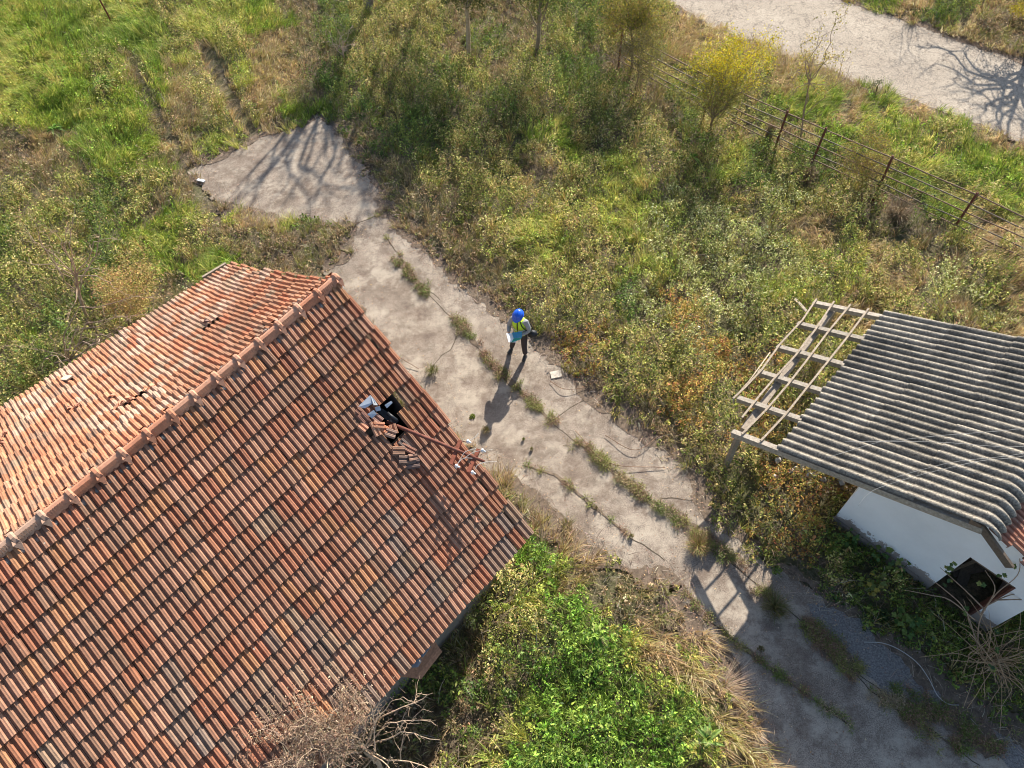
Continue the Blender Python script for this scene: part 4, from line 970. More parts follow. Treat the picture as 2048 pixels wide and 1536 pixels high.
woody('tall_yellow_shrub', at(1425, 270, -.03), at(1425, 238, .9), A3([(1375, 150, 2.2), (1390, 120, 2.5), (1420, 115, 2.6), (1445, 95, 3), (1470, 88, 3.2), (1490, 92, 3.2), (1520, 110, 3.1), (1530, 130, 2.8), (1545, 75, 3.2), (1400, 170, 2), (1440, 150, 2.4), (1480, 140, 2.5), (1360, 190, 1.6), (1460, 190, 1.8), (1510, 160, 2.2), (1410, 210, 1.2), (1440, 215, 1.2), (1470, 120, 3), (1535, 100, 3)]),
      'tall shrub with bright yellow leaves at its top leaning over the pipe fence', 'shrub', 12, .035, .013, .34, 1, .85, (.8, .7, .6), {'low': [(.24, .26, .05), (.30, .28, .06), (.36, .32, .07), (.20, .20, .06), (.28, .22, .08)], 'high': [(.70, .56, .02), (.60, .50, .02), (.72, .54, .03), (.44, .40, .05)], 'z': 2.25}, 12000, (.018, .040), .12)
woody('orange_shrub', at(1735, 395, -.03), at(1733, 350, .5), A3([(1700, 290, 1.3), (1720, 265, 1.5), (1745, 255, 1.6), (1765, 280, 1.4), (1690, 320, 1.1), (1760, 320, 1), (1715, 320, 1.1), (1750, 350, .8), (1700, 345, .8)]),
      'low orange brown shrub in the fence line right of the second visible fence post', 'shrub', 14, .02, .008, .26, 1, .8, (.8, .7, .6), [(.36, .24, .10), (.42, .30, .12), (.30, .24, .09), (.52, .42, .05), (.28, .18, .10)], 6000, (.016, .028), .11)
ytop = lambda t: True
woody('thin_sapling', at(1598, 300, -.03), at(1618, 165, 2.6), A3([(1650, 128, 3.6), (1690, 30, 5), (1670, 60, 4.6), (1640, 60, 4.5), (1600, 90, 4), (1595, 130, 3.6), (1612, 105, 4), (1680, 110, 4), (1700, 130, 3.2), (1572, 200, 2.2), (1640, 190, 2.3), (1660, 170, 2.6)]),
      'tall thin sapling with sparse yellow leaves rising in front of the road', 'tree', 16, .028, .011, .34, 1, .5, (1, .9, .85), [(.50, .36, .06), (.52, .42, .08), (.40, .34, .12)], 900, (.022, .04), .06)
woody('bare_sapling', at(1678, 150, -.03), at(1684, 125, .5), A3([(1690, 100, 1), (1675, 120, .9), (1705, 118, .9)]), 'small leafless sapling at the road edge right of the tall thin one', 'tree', 18, .01, .006, .16, 1, .6, (.9, .8, .8))
woody('bare_sapling', at(1752, 184, -.03), at(1755, 172, .4), A3([(1757, 163, .7), (1750, 168, .6)]), 'stubby dark green seedling on the road edge', 'tree', 19, .02, .01, .1, 1, .8, (.4, .5, .3), [(.08, .12, .03), (.12, .14, .04)], 160, (.012, .025), .05)
woody('green_tree', at(938, 124, -.03), at(934, 14, 2.1), A3([(890, -50, 2.9), (960, -60, 3.1), (930, -110, 4), (1000, -90, 3.8), (870, -120, 4), (940, -160, 4.7), (900, -20, 2.5), (965, -10, 2.4), (985, -40, 2.8), (850, -60, 3.2), (915, -80, 3.2)]),
      'tree whose straight grey trunk stands in the weeds at the top edge left of centre', 'tree', 21, .085, .02, .45, 1, .8, (1.4, 1.3, 1.15), [(.14, .17, .04), (.20, .20, .06), (.28, .24, .08), (.10, .13, .03)], 13000, (.03, .06), .2)
woody('green_tree', at(1072, 118, -.03), at(1082, 5, 2.2), A3([(1040, -80, 3.6), (1100, -90, 3.8), (1130, -50, 3), (1070, -140, 4.6), (1020, -40, 2.9), (1110, -20, 2.6), (1150, -100, 3.8)]),
      'second trunk at the top edge right of the straight grey one with dark foliage above', 'tree', 22, .075, .02, .45, 1, .8, (.9, .85, .8), [(.20, .24, .06), (.30, .26, .09), (.16, .2, .04)], 7000, (.03, .06), .2)
woody('olive_tree', at(1262, 150, -.03), at(1262, 60, 1.7), A3([(1200, -10, 2.6), (1230, -30, 3), (1270, -20, 3), (1300, 0, 2.8), (1320, 30, 2.4), (1290, 40, 2.2), (1230, 20, 2.3), (1195, 30, 2.1), (1250, 30, 2.4), (1280, -60, 3.8), (1215, 60, 1.7), (1300, 80, 1.6), (1330, 60, 2)]),
      'dense olive brown tree at the top edge just left of the road', 'tree', 23, .05, .018, .4, 1, .85, (.8, .7, .65), [(.30, .28, .06), (.36, .32, .07), (.22, .22, .05), (.40, .28, .10), (.5, .40, .05)], 8500, (.026, .05), .16)
woody('leafy_sapling', at(1268, 190, -.03), at(1275, 130, 1.1), A3([(1275, 90, 2), (1300, 80, 2.1), (1255, 100, 1.8), (1310, 110, 1.7), (1290, 140, 1.3), (1320, 150, 1.1)]),
      'slender brown leaved sapling at the left end of the visible pipe rails', 'tree', 24, .02, .009, .32, 1, .8, (.9, .8, .7), [(.28, .22, .10), (.22, .20, .07), (.36, .28, .12), (.5, .42, .05)], 6000, (.014, .03), .15)
woody('twiggy_bush', at(1225, 140, -.03), at(1226, 120, .4), A3([(1190, 90, 1.3), (1215, 80, 1.5), (1240, 85, 1.5), (1265, 100, 1.2), (1180, 130, .9), (1255, 140, .7), (1230, 160, .5), (1200, 150, .6)]),
      'grey bush of drooping leafless twigs in shade below the olive tree', 'bush', 25, .02, .008, .42, 2, .9, (.8, .7, .7))
woody('pale_dead_branch', at(690, 130, -.03), at(684, 95, .7), A3([(660, 62, 1.4), (672, 45, 1.7), (705, 50, 1.6), (712, 88, 1), (652, 85, 1.1), (690, 105, .8), (698, 60, 1.4)]),
      'pale dead branches standing out against the dark hedge gap above the concrete', 'branch', 26, .03, .011, .3, 1, .7, (1.9, 1.7, 1.7))
# trees just outside the picture whose shadows fall into it
def offtree(base, h, sp, lab, seed, leafn=0, pal=None, nb=14, nm='bare_tree', r0=.09):
    r = random.Random(seed); b = at(*base); f = b + V(0, 0, h * .42)
    tp = [f + V(math.cos(k * 2.4) * sp * r.uniform(.4, 1), math.sin(k * 2.4) * sp * r.uniform(.4, 1), h * .58 * r.uniform(.25, 1)) for k in range(nb)]
    return woody(nm, b - UP * .03, f, tp, lab, 'tree', seed, r0, r0 * .36, .9, 1, .75, (.9, .85, .8), pal, leafn, (.03, .05), .25)
def shadow_tree(base, shfork, zf, targets, lab, seed, rt_, rb_, L, nm='bare_tree', leafn=0, pal=None, depth=1):
    sd = lambda p, z: at(*p) + V(.579 * z, 1.427 * z, z)
    return woody(nm, at(*base) - UP * .03, sd(shfork, zf), [sd((a, b), z) for a, b, z in targets], lab, 'tree', seed, rt_, rb_, L, depth, .75, (.9, .85, .8), pal, leafn, (.03, .05), .22, spread=.8)
shadow_tree((735, 30), (655, 175), 4.6, [(465, 402, 8.3), (500, 415, 8.2), (530, 350, 7.2), (590, 300, 6.6), (575, 260, 6.2), (615, 440, 8.5), (640, 385, 8), (660, 330, 7), (690, 290, 6.4), (600, 210, 5.6), (560, 420, 8.2), (700, 380, 7.5), (480, 370, 7.6), (740, 440, 8.4)],
            'tall bare tree rooted at the top edge whose branch shadows cross the concrete apron', 31, .13, .06, .9)
shadow_tree((862, -10), (800, 130), 3.6, [(790, 380, 7.4), (760, 420, 7.8), (850, 300, 6.4), (820, 340, 7), (880, 240, 5.6), (770, 260, 5.8), (740, 350, 7), (710, 465, 8), (850, 200, 5)],
            'tree just beyond the top edge shading the weeds beside the concrete', 37, .10, .045, .7, 'green_tree', 5000, [(.2, .2, .06), (.3, .24, .1)])
shadow_tree((2062, 90), (2040, 175), 2.2, [(1848, 97, 3.2), (1872, 128, 3.6), (1905, 158, 4), (1930, 185, 4.4), (1985, 262, 5), (1965, 215, 4.6), (2045, 292, 5.4), (2035, 340, 6), (1960, 140, 3.8), (2090, 260, 5), (1890, 100, 3.2), (2000, 310, 5.5), (2080, 200, 4.5), (1945, 240, 5), (2010, 230, 4.6)],
            'large bare tree across the road whose forked shadow lies over the pale surface', 33, .12, .05, .75)
offtree((1830, -40), 4.5, .8, 'young bare tree beyond the road left of the large one', 34, 0, None, 7, r0=.03)
offtree((1960, 20), 3.0, .7, 'small bare tree in the grass across the road', 35, 200, [(.5, .4, .05)], 7, r0=.03)
woody('yellow_sapling', at(2046, 70, -.03), at(2046, 40, .7), A3([(2030, 15, 1.3), (2045, 5, 1.4), (2052, 20, 1.2)]), 'small sapling with vivid yellow leaves in the top right corner', 'tree', 36, .012, .006, .15, 1, .8, (.8, .7, .6), [(.55, .45, .04)], 700, (.022, .04), .07)

# cane shrub by the shed door
g = empty('cane_shrub', V(*at(1965, 1330)[:2], 0), 'large spreading shrub of bare tan canes in front of the shed doorway', 'shrub')
mb = MB(); r = random.Random(44); b0 = at(1965, 1325, .02); tips = []
for k in range(70):
    a = r.uniform(0, 2 * PI); l_ = r.uniform(.3, 1.35); e = b0 + V(math.cos(a) * l_, math.sin(a) * l_ * .95, r.uniform(.15, 1.1)); mid = (b0 + e) / 2 + V(r.gauss(0, .12), r.gauss(0, .12), r.uniform(.1, .5))
    st = b0 + V(r.gauss(0, .16), r.gauss(0, .16), r.uniform(0, .4)); pp = curve([st, (st + mid) / 2 + UP * .05, mid, (mid + e) / 2 + UP * .03, e], 3); mb.tube(pp, [.008 - .005 * i / len(pp) for i in range(len(pp))], 4, (1.5, 1.25, .95), False)
    sub(mb, pp[4::3], .0035, .28, 0, r, (1.4, 1.15, .9), tips, .6)
mb.build('canes', M_bark, g)
mb = MB(); 
for pts in ([(1955, 1300, .2), (1960, 1240, 1.0), (1990, 1190, 1.7), (2035, 1150, 2.2), (2040, 1110, 2.5)], [(1955, 1290, .3), (1930, 1220, 1.2), (1890, 1180, 1.6), (1850, 1150, 1.9)], [(1950, 1240, 1.), (1900, 1200, 1.3), (1860, 1190, 1.3), (1810, 1180, 1.1)], [(1960, 1230, 1.1), (1990, 1180, 1.8), (1970, 1140, 2)], [(1975, 1210, 1.4), (2020, 1190, 1.5), (2070, 1185, 1.6)], [(1970, 1220, 1.2), (1930, 1180, 1.7), (1880, 1135, 2.0)], [(1990, 1200, 1.5), (2050, 1200, 1.5), (2100, 1215, 1.4)]):
    mb.tube(curve(A3(pts), 5), np.linspace(.014, .005, (len(pts) - 1) * 5 + 1), 5, (1.1, .95, .85), False)
mb.build('stems', M_bark, g)
def broadleaf(mb, c, s, col, r, tilt=.4):   # lobed fig leaf
    nn = unit(V(r.gauss(0, tilt), r.gauss(0, tilt), 1)); a = r.uniform(0, 6.3); t = unit(np.cross(nn, V(math.cos(a), math.sin(a), 0))); b = np.cross(nn, t); vs = [c]; k = 15
    for i in range(k):
        th = i * 2 * PI / k; rr = s * (.62 + .38 * math.cos(th * 2.5) ** 2) * (1 if i else .5); vs.append(c + t * math.cos(th) * rr + b * math.sin(th) * rr + nn * s * .1 * math.cos(3 * th))
    mb.add(vs, [(0, i + 1, (i + 1) % k + 1) for i in range(k)], col)
mb = MB()
for (px, py, z, n_) in ((1805, 1125, 1.0, 4), (1792, 1130, .9, 3), (1894, 1140, 1.9, 5), (1908, 1132, 1.9, 4), (1897, 1168, 1.6, 3), (2002, 1150, 2, 3), (1935, 1220, 1.2, 3), (1962, 1172, 1.7, 2), (2035, 1136, 2.3, 2), (1985, 1335, .8, 4), (1990, 1300, .7, 3), (1870, 1270, .8, 3), (2000, 1258, 1, 2)):
    for k in range(n_): broadleaf(mb, at(px + r.uniform(-9, 9), py + r.uniform(-7, 7), z), r.uniform(.035, .065), r.choice([(.10, .17, .05), (.16, .22, .06), (.28, .30, .08), (.07, .13, .05)]), r)
mb.build('leaves', M_fol, g)

# leafy climbers at the foot of the white wall
for i, (px, py, n_, lab) in enumerate(((1700, 1075, 16, 'green broad leaved plant against the peeling foot of the white wall at its left end'), (1762, 1110, 10, 'small dark leaved plant halfway along the foot of the white wall'), (1800, 1142, 9, 'broad leaved seedling at the wall foot left of the doorway'), (1752, 1165, 30, 'yellowing leafy plant in the shade below the white wall'), (1822, 1240, 40, 'olive leafy clump between the wall and the broken slab'))):
    mb = MB(); rr = random.Random(60 + i)
    for k in range(n_): broadleaf(mb, at(px + rr.gauss(0, 9 + n_ * .25), py + rr.gauss(0, 7 + n_ * .2), rr.uniform(.25, .55)), rr.uniform(.04, .085), rr.choice([(.07, .14, .03), (.10, .18, .05), (.16, .22, .05)] if i != 3 else [(.34, .28, .05), (.24, .22, .05), (.14, .17, .04)]), rr)
    c0_ = at(px, py, .03); [mb.beam(c0_, V(*v_), .008, .008, (.3, .9, .1), (.12, .14, .05)) for v_ in list(mb.v)[::16]]
    tag(mb.build('broadleaf_plant', M_fol), lab, 'plant', 'broad leaved plants by the shed')

# rosettes of long leaves
def rosette(px, py, n_, L, pal, lab, seed, w_=.034):
    rr = random.Random(seed); mb = MB(); c = at(px, py, .40)
    for k in range(n_):
        a = rr.uniform(0, 6.3); el = rr.uniform(.15, 1.1); l_ = L * rr.uniform(.6, 1.1); d = V(math.cos(a) * math.cos(el), math.sin(a) * math.cos(el), math.sin(el)); sd = unit(np.cross(d, UP)); pts = []
        for i in range(6):
            f = i / 5; p = c + d * l_ * f - UP * (l_ * .55 * f * f); ww = w_ * math.sin(PI * min(.12 + f * .88, .98)) * rr.uniform(.9, 1.1); pts += [p - sd * ww + UP * ww * .35, p, p + sd * ww + UP * ww * .35]
        mb.add(pts, [q for i in range(5) for q in ((i * 3, i * 3 + 1, i * 3 + 4, i * 3 + 3), (i * 3 + 1, i * 3 + 2, i * 3 + 5, i * 3 + 4))], rr.choice(pal))
    tag(mb.build('rosette_plant', M_fol), lab, 'plant', 'rosettes of long leaves in the grass')
GP = [(.16, .30, .03), (.26, .40, .05), (.10, .20, .02), (.40, .46, .12)]
rosette(205, 168, 52, .56, GP, 'large bright green rosette of long leaves in the upper left grass', 1)
rosette(108, 258, 20, .38, GP, 'smaller green rosette below and left of the largest one', 2)
rosette(1195, 1270, 22, .30, GP, 'leafy rosette in the lower grass nearest the house', 3)
rosette(1415, 1480, 26, .36, [(.20, .30, .06), (.30, .34, .10), (.12, .22, .04)], 'pale tipped rosette in the grass beside the lower end of the path', 4)
rosette(1385, 315, 14, .35, GP, 'grassy dark rosette under the fence shadow', 5, .02)

# dry conical clump, fern like dry plant, dry shrub
def plume(px, py, n_, L, pal, lab, seed, up_=.8, nm='dry_clump', w_=.008, spread=.25, lean=(0, 0)):
    rr = rg; c = at(px, py, 0); n = n_; a = rr.uniform(0, 2 * PI, n); 
    lx = np.cos(a) * spread * rr.random(n) * 2 + lean[0]; ly = np.sin(a) * spread * rr.random(n) * 2 + lean[1]; r0 = rr.random(n) * spread * .5
    P = np.array(pal)
    v = blades(c[0] + np.cos(a) * r0, c[1] + np.sin(a) * r0, rr.random(n) * L * .5, L * rr.uniform(.4, 1, n), lx, ly, rr.uniform(w_ * .6, w_ * 1.3, n), vary(P[rr.integers(0, len(P), n)], .2), up_ * rr.uniform(.6, 1.2, n))
    o = fast_mesh(nm, *v[:2], v[2], v[3], M_dry); tag(o, lab, 'dry plant', 'dry clumps of the plot')
DRY = [(.30, .22, .13), (.38, .29, .18), (.22, .15, .09), (.45, .36, .24)]
plume(1532, 290, 900, .75, DRY, 'upright brown cone shaped clump at the rails left of the first clear fence post', 1, 1.3, spread=.16)
plume(1790, 440, 1300, .7, DRY, 'wide purple brown dry bush below the fence between the two right posts', 2, .8, spread=.5)
plume(1610, 360, 900, .6, DRY, 'brown dry bush at the foot of the thin sapling', 3, .8, spread=.4)
plume(1450, 1372, 260, .5, [(.40, .28, .19), (.32, .22, .14), (.48, .36, .25)], 'reddish tan feathery plant bending over the shaded path edge', 4, .22, spread=.55, lean=(.55, .3), w_=.006)
plume(1545, 1218, 800, .42, [(.14, .13, .05), (.10, .12, .03), (.20, .16, .07)], 'dark weed clump standing in the shade on the concrete', 5, .7, spread=.42, nm='weed_clump')
plume(1520, 1300, 200, .22, [(.16, .15, .05), (.22, .18, .08)], 'small weed tuft in the shade by the long joint', 6, .6, spread=.12, nm='weed_tuft')
plume(1395, 1095, 900, .34, [(.30, .26, .08), (.20, .20, .06), (.40, .30, .12), (.34, .18, .10)], 'yellowish weed clump on the concrete by the rafter shadows', 7, .7, spread=.42, nm='weed_clump')
plume(865, 745, 420, .30, [(.22, .22, .07), (.36, .28, .16), (.16, .18, .05)], 'greenish tuft against the roof edge beside the path', 8, .7, spread=.30, nm='weed_tuft')
plume(972, 865, 260, .28, [(.24, .22, .08), (.34, .26, .15)], 'dry green tuft inside the head shadow of the standing person', 9, .7, spread=.18, nm='weed_tuft')
plume(1262, 1074, 160, .18, [(.20, .20, .06), (.3, .25, .12)], 'lone weed tuft low on the sunlit concrete', 10, .6, spread=.1, nm='weed_tuft')
plume(1192, 1018, 130, .16, [(.22, .20, .07), (.34, .26, .15)], 'lone weed tuft mid width of the sunlit concrete', 11, .6, spread=.09, nm='weed_tuft')
plume(1063, 900, 110, .15, [(.20, .22, .06), (.3, .25, .12)], 'tiny weed tuft right of the person shadow, lower of two', 12, .6, spread=.08, nm='weed_tuft')
plume(1047, 880, 90, .14, [(.20, .22, .06)], 'tiny weed tuft right of the person shadow, upper of two', 13, .6, spread=.07, nm='weed_tuft')
mb = MB(); c = at(945, 833, .01)
for k in range(60): a = rnd.uniform(0, 6.3); q = rnd.random() ** .5 * .07; mb.ball(c + V(math.cos(a) * q, math.sin(a) * q, .02 - q * .15), rnd.uniform(.010, .018), 3, rnd.choice([(.14, .18, .02), (.20, .22, .03), (.09, .12, .02)]), (1, 1, .8), .4)
tag(mb.build('moss_cushion', M_fol), 'small round green moss cushion on the concrete between roof and person', 'moss')

# dry creeper heap on the eaves
n = 17000; px = 620 + rg.normal(0, 52, n); py = 1470 + rg.normal(0, 40, n) - (px - 620) * .35
fnl = pnormal(lower, 6, .8); P0l = lower(6.5, .9); D = np.stack([px - CX, py - CY, np.full(n, F)], 1) @ R.T
tt = np.dot(P0l - C0, fnl) / (D @ fnl); Q = C0 + D * tt[:, None]; dens_ = fbm(Q[:, 0], Q[:, 1], 2.6, 500)
kp = (rg.random(n) < np.clip((dens_ - .33) * 5, 0, 1)); Q = Q[kp]; n = len(Q); Q = Q + fnl * (.05 + rg.random(n) * .22)[:, None]
pal = np.array([(.40, .27, .17), (.30, .19, .12), (.52, .40, .27), (.22, .14, .09)]); a = rg.uniform(0, 2 * PI, n)
hl = n // 3
v1 = blades(Q[:hl, 0], Q[:hl, 1], Q[:hl, 2], rg.uniform(.06, .3, hl), np.cos(a[:hl]), np.sin(a[:hl]), rg.uniform(.003, .007, hl), vary(pal[rg.integers(0, 4, hl)], .2), rg.uniform(-.2, .4, hl))
v2 = leaves(Q[hl:, 0], Q[hl:, 1], Q[hl:, 2], rg.uniform(.010, .024, n - hl), vary(pal[rg.integers(0, 4, n - hl)], .25), 1.0)
jv = join([v1, v2]); tag(fast_mesh('dry_creeper', jv[0], jv[1], jv[2], jv[3], M_dry), 'heap of dry brown creeper spread over the lower roof tiles at the bottom edge', 'creeper')

# rubble and odds and ends on the ground
for lab, cx_, cy_, n_, sx_ in (('heap of broken white plaster on the ground under the corrugated roof edge', 1612, 940, 46, .32), ('small patch of white plaster rubble left of the larger heap', 1572, 922, 16, .14)):
    mb = MB(); c = at(cx_, cy_, 0)
    for k in range(n_): q = c + V(rnd.gauss(0, sx_), rnd.gauss(0, sx_ * .6), rnd.uniform(.2, .38)); mb.ball(q, rnd.uniform(.025, .08), 3, (rnd.uniform(.7, 1.1),) * 3, (1, rnd.uniform(.5, 1), .5), .9)
    tag(mb.build('rubble_heap', M_rubble), lab, 'rubble', kind='stuff')
mb = MB(); mb.tube(curve([at(1728, 1284, .06), at(1765, 1286, .08), at(1800, 1300, .12), at(1835, 1326, .12), at(1858, 1358, .1), at(1876, 1392, .08), at(1897, 1408, .06), at(1918, 1410, .06)], 6), .007, 5)
tag(mb.build('cable', M_wire), 'pale cable curving over the shaded ground beside the broken slab', 'cable')
mb = MB(); mb.box(at(402, 361, .05), V(.12, -.05, 0), V(.02, .04, 0), V(0, 0, .02)); tag(mb.build('plastic_scrap', M_porc), 'small white scrap at the left corner of the concrete apron', 'litter')
mb = MB(); mb.box(at(1112, 749, .012), V(.13, .02, 0), V(-.01, .10, 0), V(0, 0, .014), (.9, .85, .78)); tag(mb.build('flat_stone', M_rubble), 'flat pale stone on the path to the right of the standing person', 'stone')
mb = MB(); mb.beam(at(1590, 598, .7), at(1612, 622, .45), .09, .03, (0, 0, 1), (1.7, 1.6, 1.5)); tag(mb.build('plank', M_wood), 'short pale plank leaning by the corner of the bare rafters', 'plank')
for i, ((a1, b1), (a2, b2), (a3, b3), lab) in enumerate((((775, 700), (800, 715), (838, 738), 'bare twig lying on the path beside the roof edge'), ((1100, 762), (1130, 778), (1175, 775), 'twig lying right of the flat stone'), ((1290, 640), (1320, 700), (1345, 720), 'bare bramble stem above the orange leaves'), ((1000, 540), (960, 540), (900, 500), 'long bramble stem trailing onto the upper path'), ((1210, 870), (1270, 900), (1320, 870), 'looping bramble runner on the concrete near the brambles'), ((1150, 860), (1215, 925), (1330, 935), 'longer bramble runner looping across the joint'))):
    mb = MB(); z = .04 if i not in (2,) else .55; mb.tube(curve([at(a1, b1, z), at(a2, b2, z + .06), at(a3, b3, z)], 6), .008, 4, (.8, .6, .5)); tag(mb.build('bramble_runner', M_bark), lab, 'twig', 'runners and twigs lying about the path')

# ------------------------------------------------------------------ person
def skin(name, chains, mat, par, sub_=2, smooth=True):
    """chains: list of lists of (point, radius); equal points are welded"""
    vs, rad, ed, key = [], [], [], {}
    def idx(p, r_):
        k = tuple(np.round(p, 4))
        if k not in key: key[k] = len(vs); vs.append(tuple(map(float, p))); rad.append(r_)
        return key[k]
    for ch in chains:
        pr = None
        for p, r_ in ch:
            i = idx(p, r_)
            if pr is not None: ed.append((pr, i))
            pr = i
    me = bpy.data.meshes.new(name + '_cage'); me.from_pydata(vs, ed, []); ob = bpy.data.objects.new(name + '_cage', me); COL.objects.link(ob)
    md = ob.modifiers.new('s', 'SKIN'); md.use_smooth_shade = True
    for i, sv_ in enumerate(me.skin_vertices[0].data):
        r_ = rad[i]; sv_.radius = (r_, r_) if not hasattr(r_, '__len__') else r_; sv_.use_root = (i == 0)
    ss_ = ob.modifiers.new('b', 'SUBSURF'); ss_.levels = sub_; ss_.render_levels = sub_
    dg = bpy.context.evaluated_depsgraph_get(); dg.update(); m2 = bpy.data.meshes.new_from_object(ob.evaluated_get(dg)); m2.name = name
    bpy.data.objects.remove(ob); bpy.data.meshes.remove(me)
    m2.materials.clear(); m2.materials.append(mat); o = bpy.data.objects.new(name, m2); COL.objects.link(o); parent(o, par); return o
M_skin = simple('skin', (.55, .32, .23), .55, .06, 20); M_shirt = simple('grey_shirt', (.30, .31, .32), .9, .2, 30, bmp=.5); M_trou = simple('dark_trousers', (.055, .045, .045), .9, .2, 20)
M_vest = simple('lime_vest', (.52, .78, .06), .75, .08, 20, bmp=.3); M_refl = simple('reflective_tape', (.62, .63, .60), .4, .1, 20); M_shoe = simple('dark_shoe', (.045, .045, .042), .7, .2, 20)
M_hat = simple('blue_helmet', (.008, .10, .62), .22, .05, 8, bmp=0, spec=.6); M_hair = simple('grey_hair', (.25, .23, .21), .9, .2, 60)
M_paper = simple('white_paper', (.80, .80, .78), .7, .04, 20, bmp=0); M_fold = simple('blue_folder', (.06, .26, .40), .5, .1, 20, bmp=0); M_green = simple('green_folder', (.04, .30, .22), .5, .1, 20, bmp=0)
fR = at(1022, 703, 0); fL = at(1049, 717, 0); pc = (fR + fL) / 2 + V(.04, .10, 0); fw = unit(V(-.42, -.9, 0)); rt = unit(V(fw[1], -fw[0], 0))
if rt[0] > 0: rt = -rt
man = empty('person', (pc[0], pc[1], 0), 'person in a blue hard hat and lime safety vest reading papers on the concrete path', 'person')
def Q(r_, f_, z): return pc + V(.055, 0, 0) * min(1, z / .9) + rt * r_ + fw * f_ + UP * z * .915
pel = Q(0, 0, .93); wst = Q(0, .01, 1.08); che = Q(0, .03, 1.27); nck = Q(0, .07, 1.44); hd0 = Q(0, .10, 1.52); hd1 = Q(0, .125, 1.60); hd2 = Q(0, .12, 1.68); hd3 = Q(0, .10, 1.73)
shR = Q(.17, .05, 1.38); shL = Q(-.17, .05, 1.38); elR = Q(.25, .10, 1.12); elL = Q(-.26, .08, 1.11); wrR = Q(.17, .31, 1.06); wrL = Q(-.02, .29, 1.02)
hipR = Q(.095, 0, .87); hipL = Q(-.095, 0, .87)
aR = V(fR[0], fR[1], .085); aL = V(fL[0], fL[1], .085); aR = aR - fw * .05; aL = aL - fw * .05
knR = (hipR + aR) / 2 + fw * .05; knL = (hipL + aL) / 2 + fw * .04
toeR = aR + fw * .18 - UP * .05 + rt * .03; toeL = aL + fw * .18 - UP * .05 - rt * .02
face = [(hd1, .083), (Q(0, .195, 1.595), .022)]
ears = [[(hd1, .083), (Q(.085, .10, 1.60), .018)], [(hd1, .083), (Q(-.085, .10, 1.60), .018)]]
def hand(w_, d, side, curl):
    d = unit(d); side = unit(side); ch = []; palm = w_ + d * .075
    ch.append([(w_, .026), (palm, (.034, .018))])
    for k, l_ in enumerate((.060, .070, .066, .052)):
        b = w_ + d * .085 + side * (.027 - k * .018); c1 = b + d * l_ * .5 + curl * .008; c2 = b + d * l_ * .85 + curl * .03
        ch.append([(palm, (.034, .018)), (b, .0095), (c1, .009), (c2, .0075)])
    tb = w_ + d * .03 + side * .035; ch.append([(w_, .026), (tb, .012), (tb + d * .035 + side * .02 + curl * .01, .010), (tb + d * .055 + side * .018 + curl * .02, .008)])
    return ch
dR = unit(V(0, 0, .05) - rt * .35 + fw * .6); dL = unit(rt * .55 + fw * .55 + UP * .06)
body = [[(pel, (.13, .10)), (wst, (.125, .095)), (che, (.145, .105)), (nck, .062), (hd0, .064), (hd1, .083), (hd2, .086), (hd3, .06)], [(che, (.145, .105)), (shR, .062), (elR, .042), (wrR, .026)], [(che, (.145, .105)), (shL, .062), (elL, .042), (wrL, .026)],
        [(pel, (.13, .10)), (hipR, .088), (knR, .058), (aR, .038)], [(pel, (.13, .10)), (hipL, .088), (knL, .058), (aL, .038)], face] + ears + hand(wrR, dR, -rt + fw * .2 + UP * .3, UP) + hand(wrL, dL, UP * .6 + fw * .5, UP)
skin('body', body, M_skin, man)
skin('shirt', [[(wst, (.14, .108)), (che, (.162, .12)), (nck - UP * .03, .075)], [(che, (.162, .12)), (shR, .078), (elR, .060), (wrR - unit(wrR - elR) * .03, .042)], [(che, (.162, .12)), (shL, .078), (elL, .060), (wrL - unit(wrL - elL) * .03, .042)]], M_shirt, man)
skin('trousers', [[(wst - UP * .05, (.14, .11)), (pel, (.145, .115)), (hipR, .102), (knR, .075), (aR + UP * .02, .062)], [(pel, (.145, .115)), (hipL, .102), (knL, .075), (aL + UP * .02, .062)]], M_trou, man)
for a_, t_ in ((aR, toeR), (aL, toeL)): skin('shoe', [[(a_ - fw * .05 - UP * .035, .046), (a_ + fw * .04 - UP * .035, .050), (t_ - UP * 0, (.045, .034))]], M_shoe, man)
# vest: open-fronted shell round the torso, panels hang over shoulders
def vest():
    mb = MB(); K = 22; H_ = [(.86, .168, .140), (.95, .172, .145), (1.08, .170, .140), (1.20, .182, .148), (1.30, .190, .150), (1.37, .165, .138), (1.425, .125, .105), (1.455, .085, .085)]
    vs = []
    for (z, a, b) in H_:
        for k in range(K):
            th = -PI * .5 + .10 + (2 * PI - .20) * k / (K - 1)     # gap at the front
            fo = .012 + (z - .93) * .09; vs.append(Q(-math.cos(th) * a, -math.sin(th) * b * -1 * -1 + fo, z) if False else Q(math.cos(th) * a, -math.sin(th) * b + fo, z))
    def arm(k, i):
        th = -PI * .5 + .10 + (2 * PI - .20) * (k + .5) / (K - 1); return abs(math.cos(th)) > .84 and i in (4, 5)
    fs = [(i * K + k, i * K + k + 1, (i + 1) * K + k + 1, (i + 1) * K + k) for i in range(len(H_) - 1) for k in range(K - 1) if not arm(k, i)]
    mb.add(vs, fs, smooth=True); return mb, vs, K
mb, vv, K = vest(); ve = mb.build('safety_vest', M_vest, man); sm_ = ve.modifiers.new('t', 'SOLIDIFY'); sm_.thickness = .012; sm_.offset = 1
mb = MB()
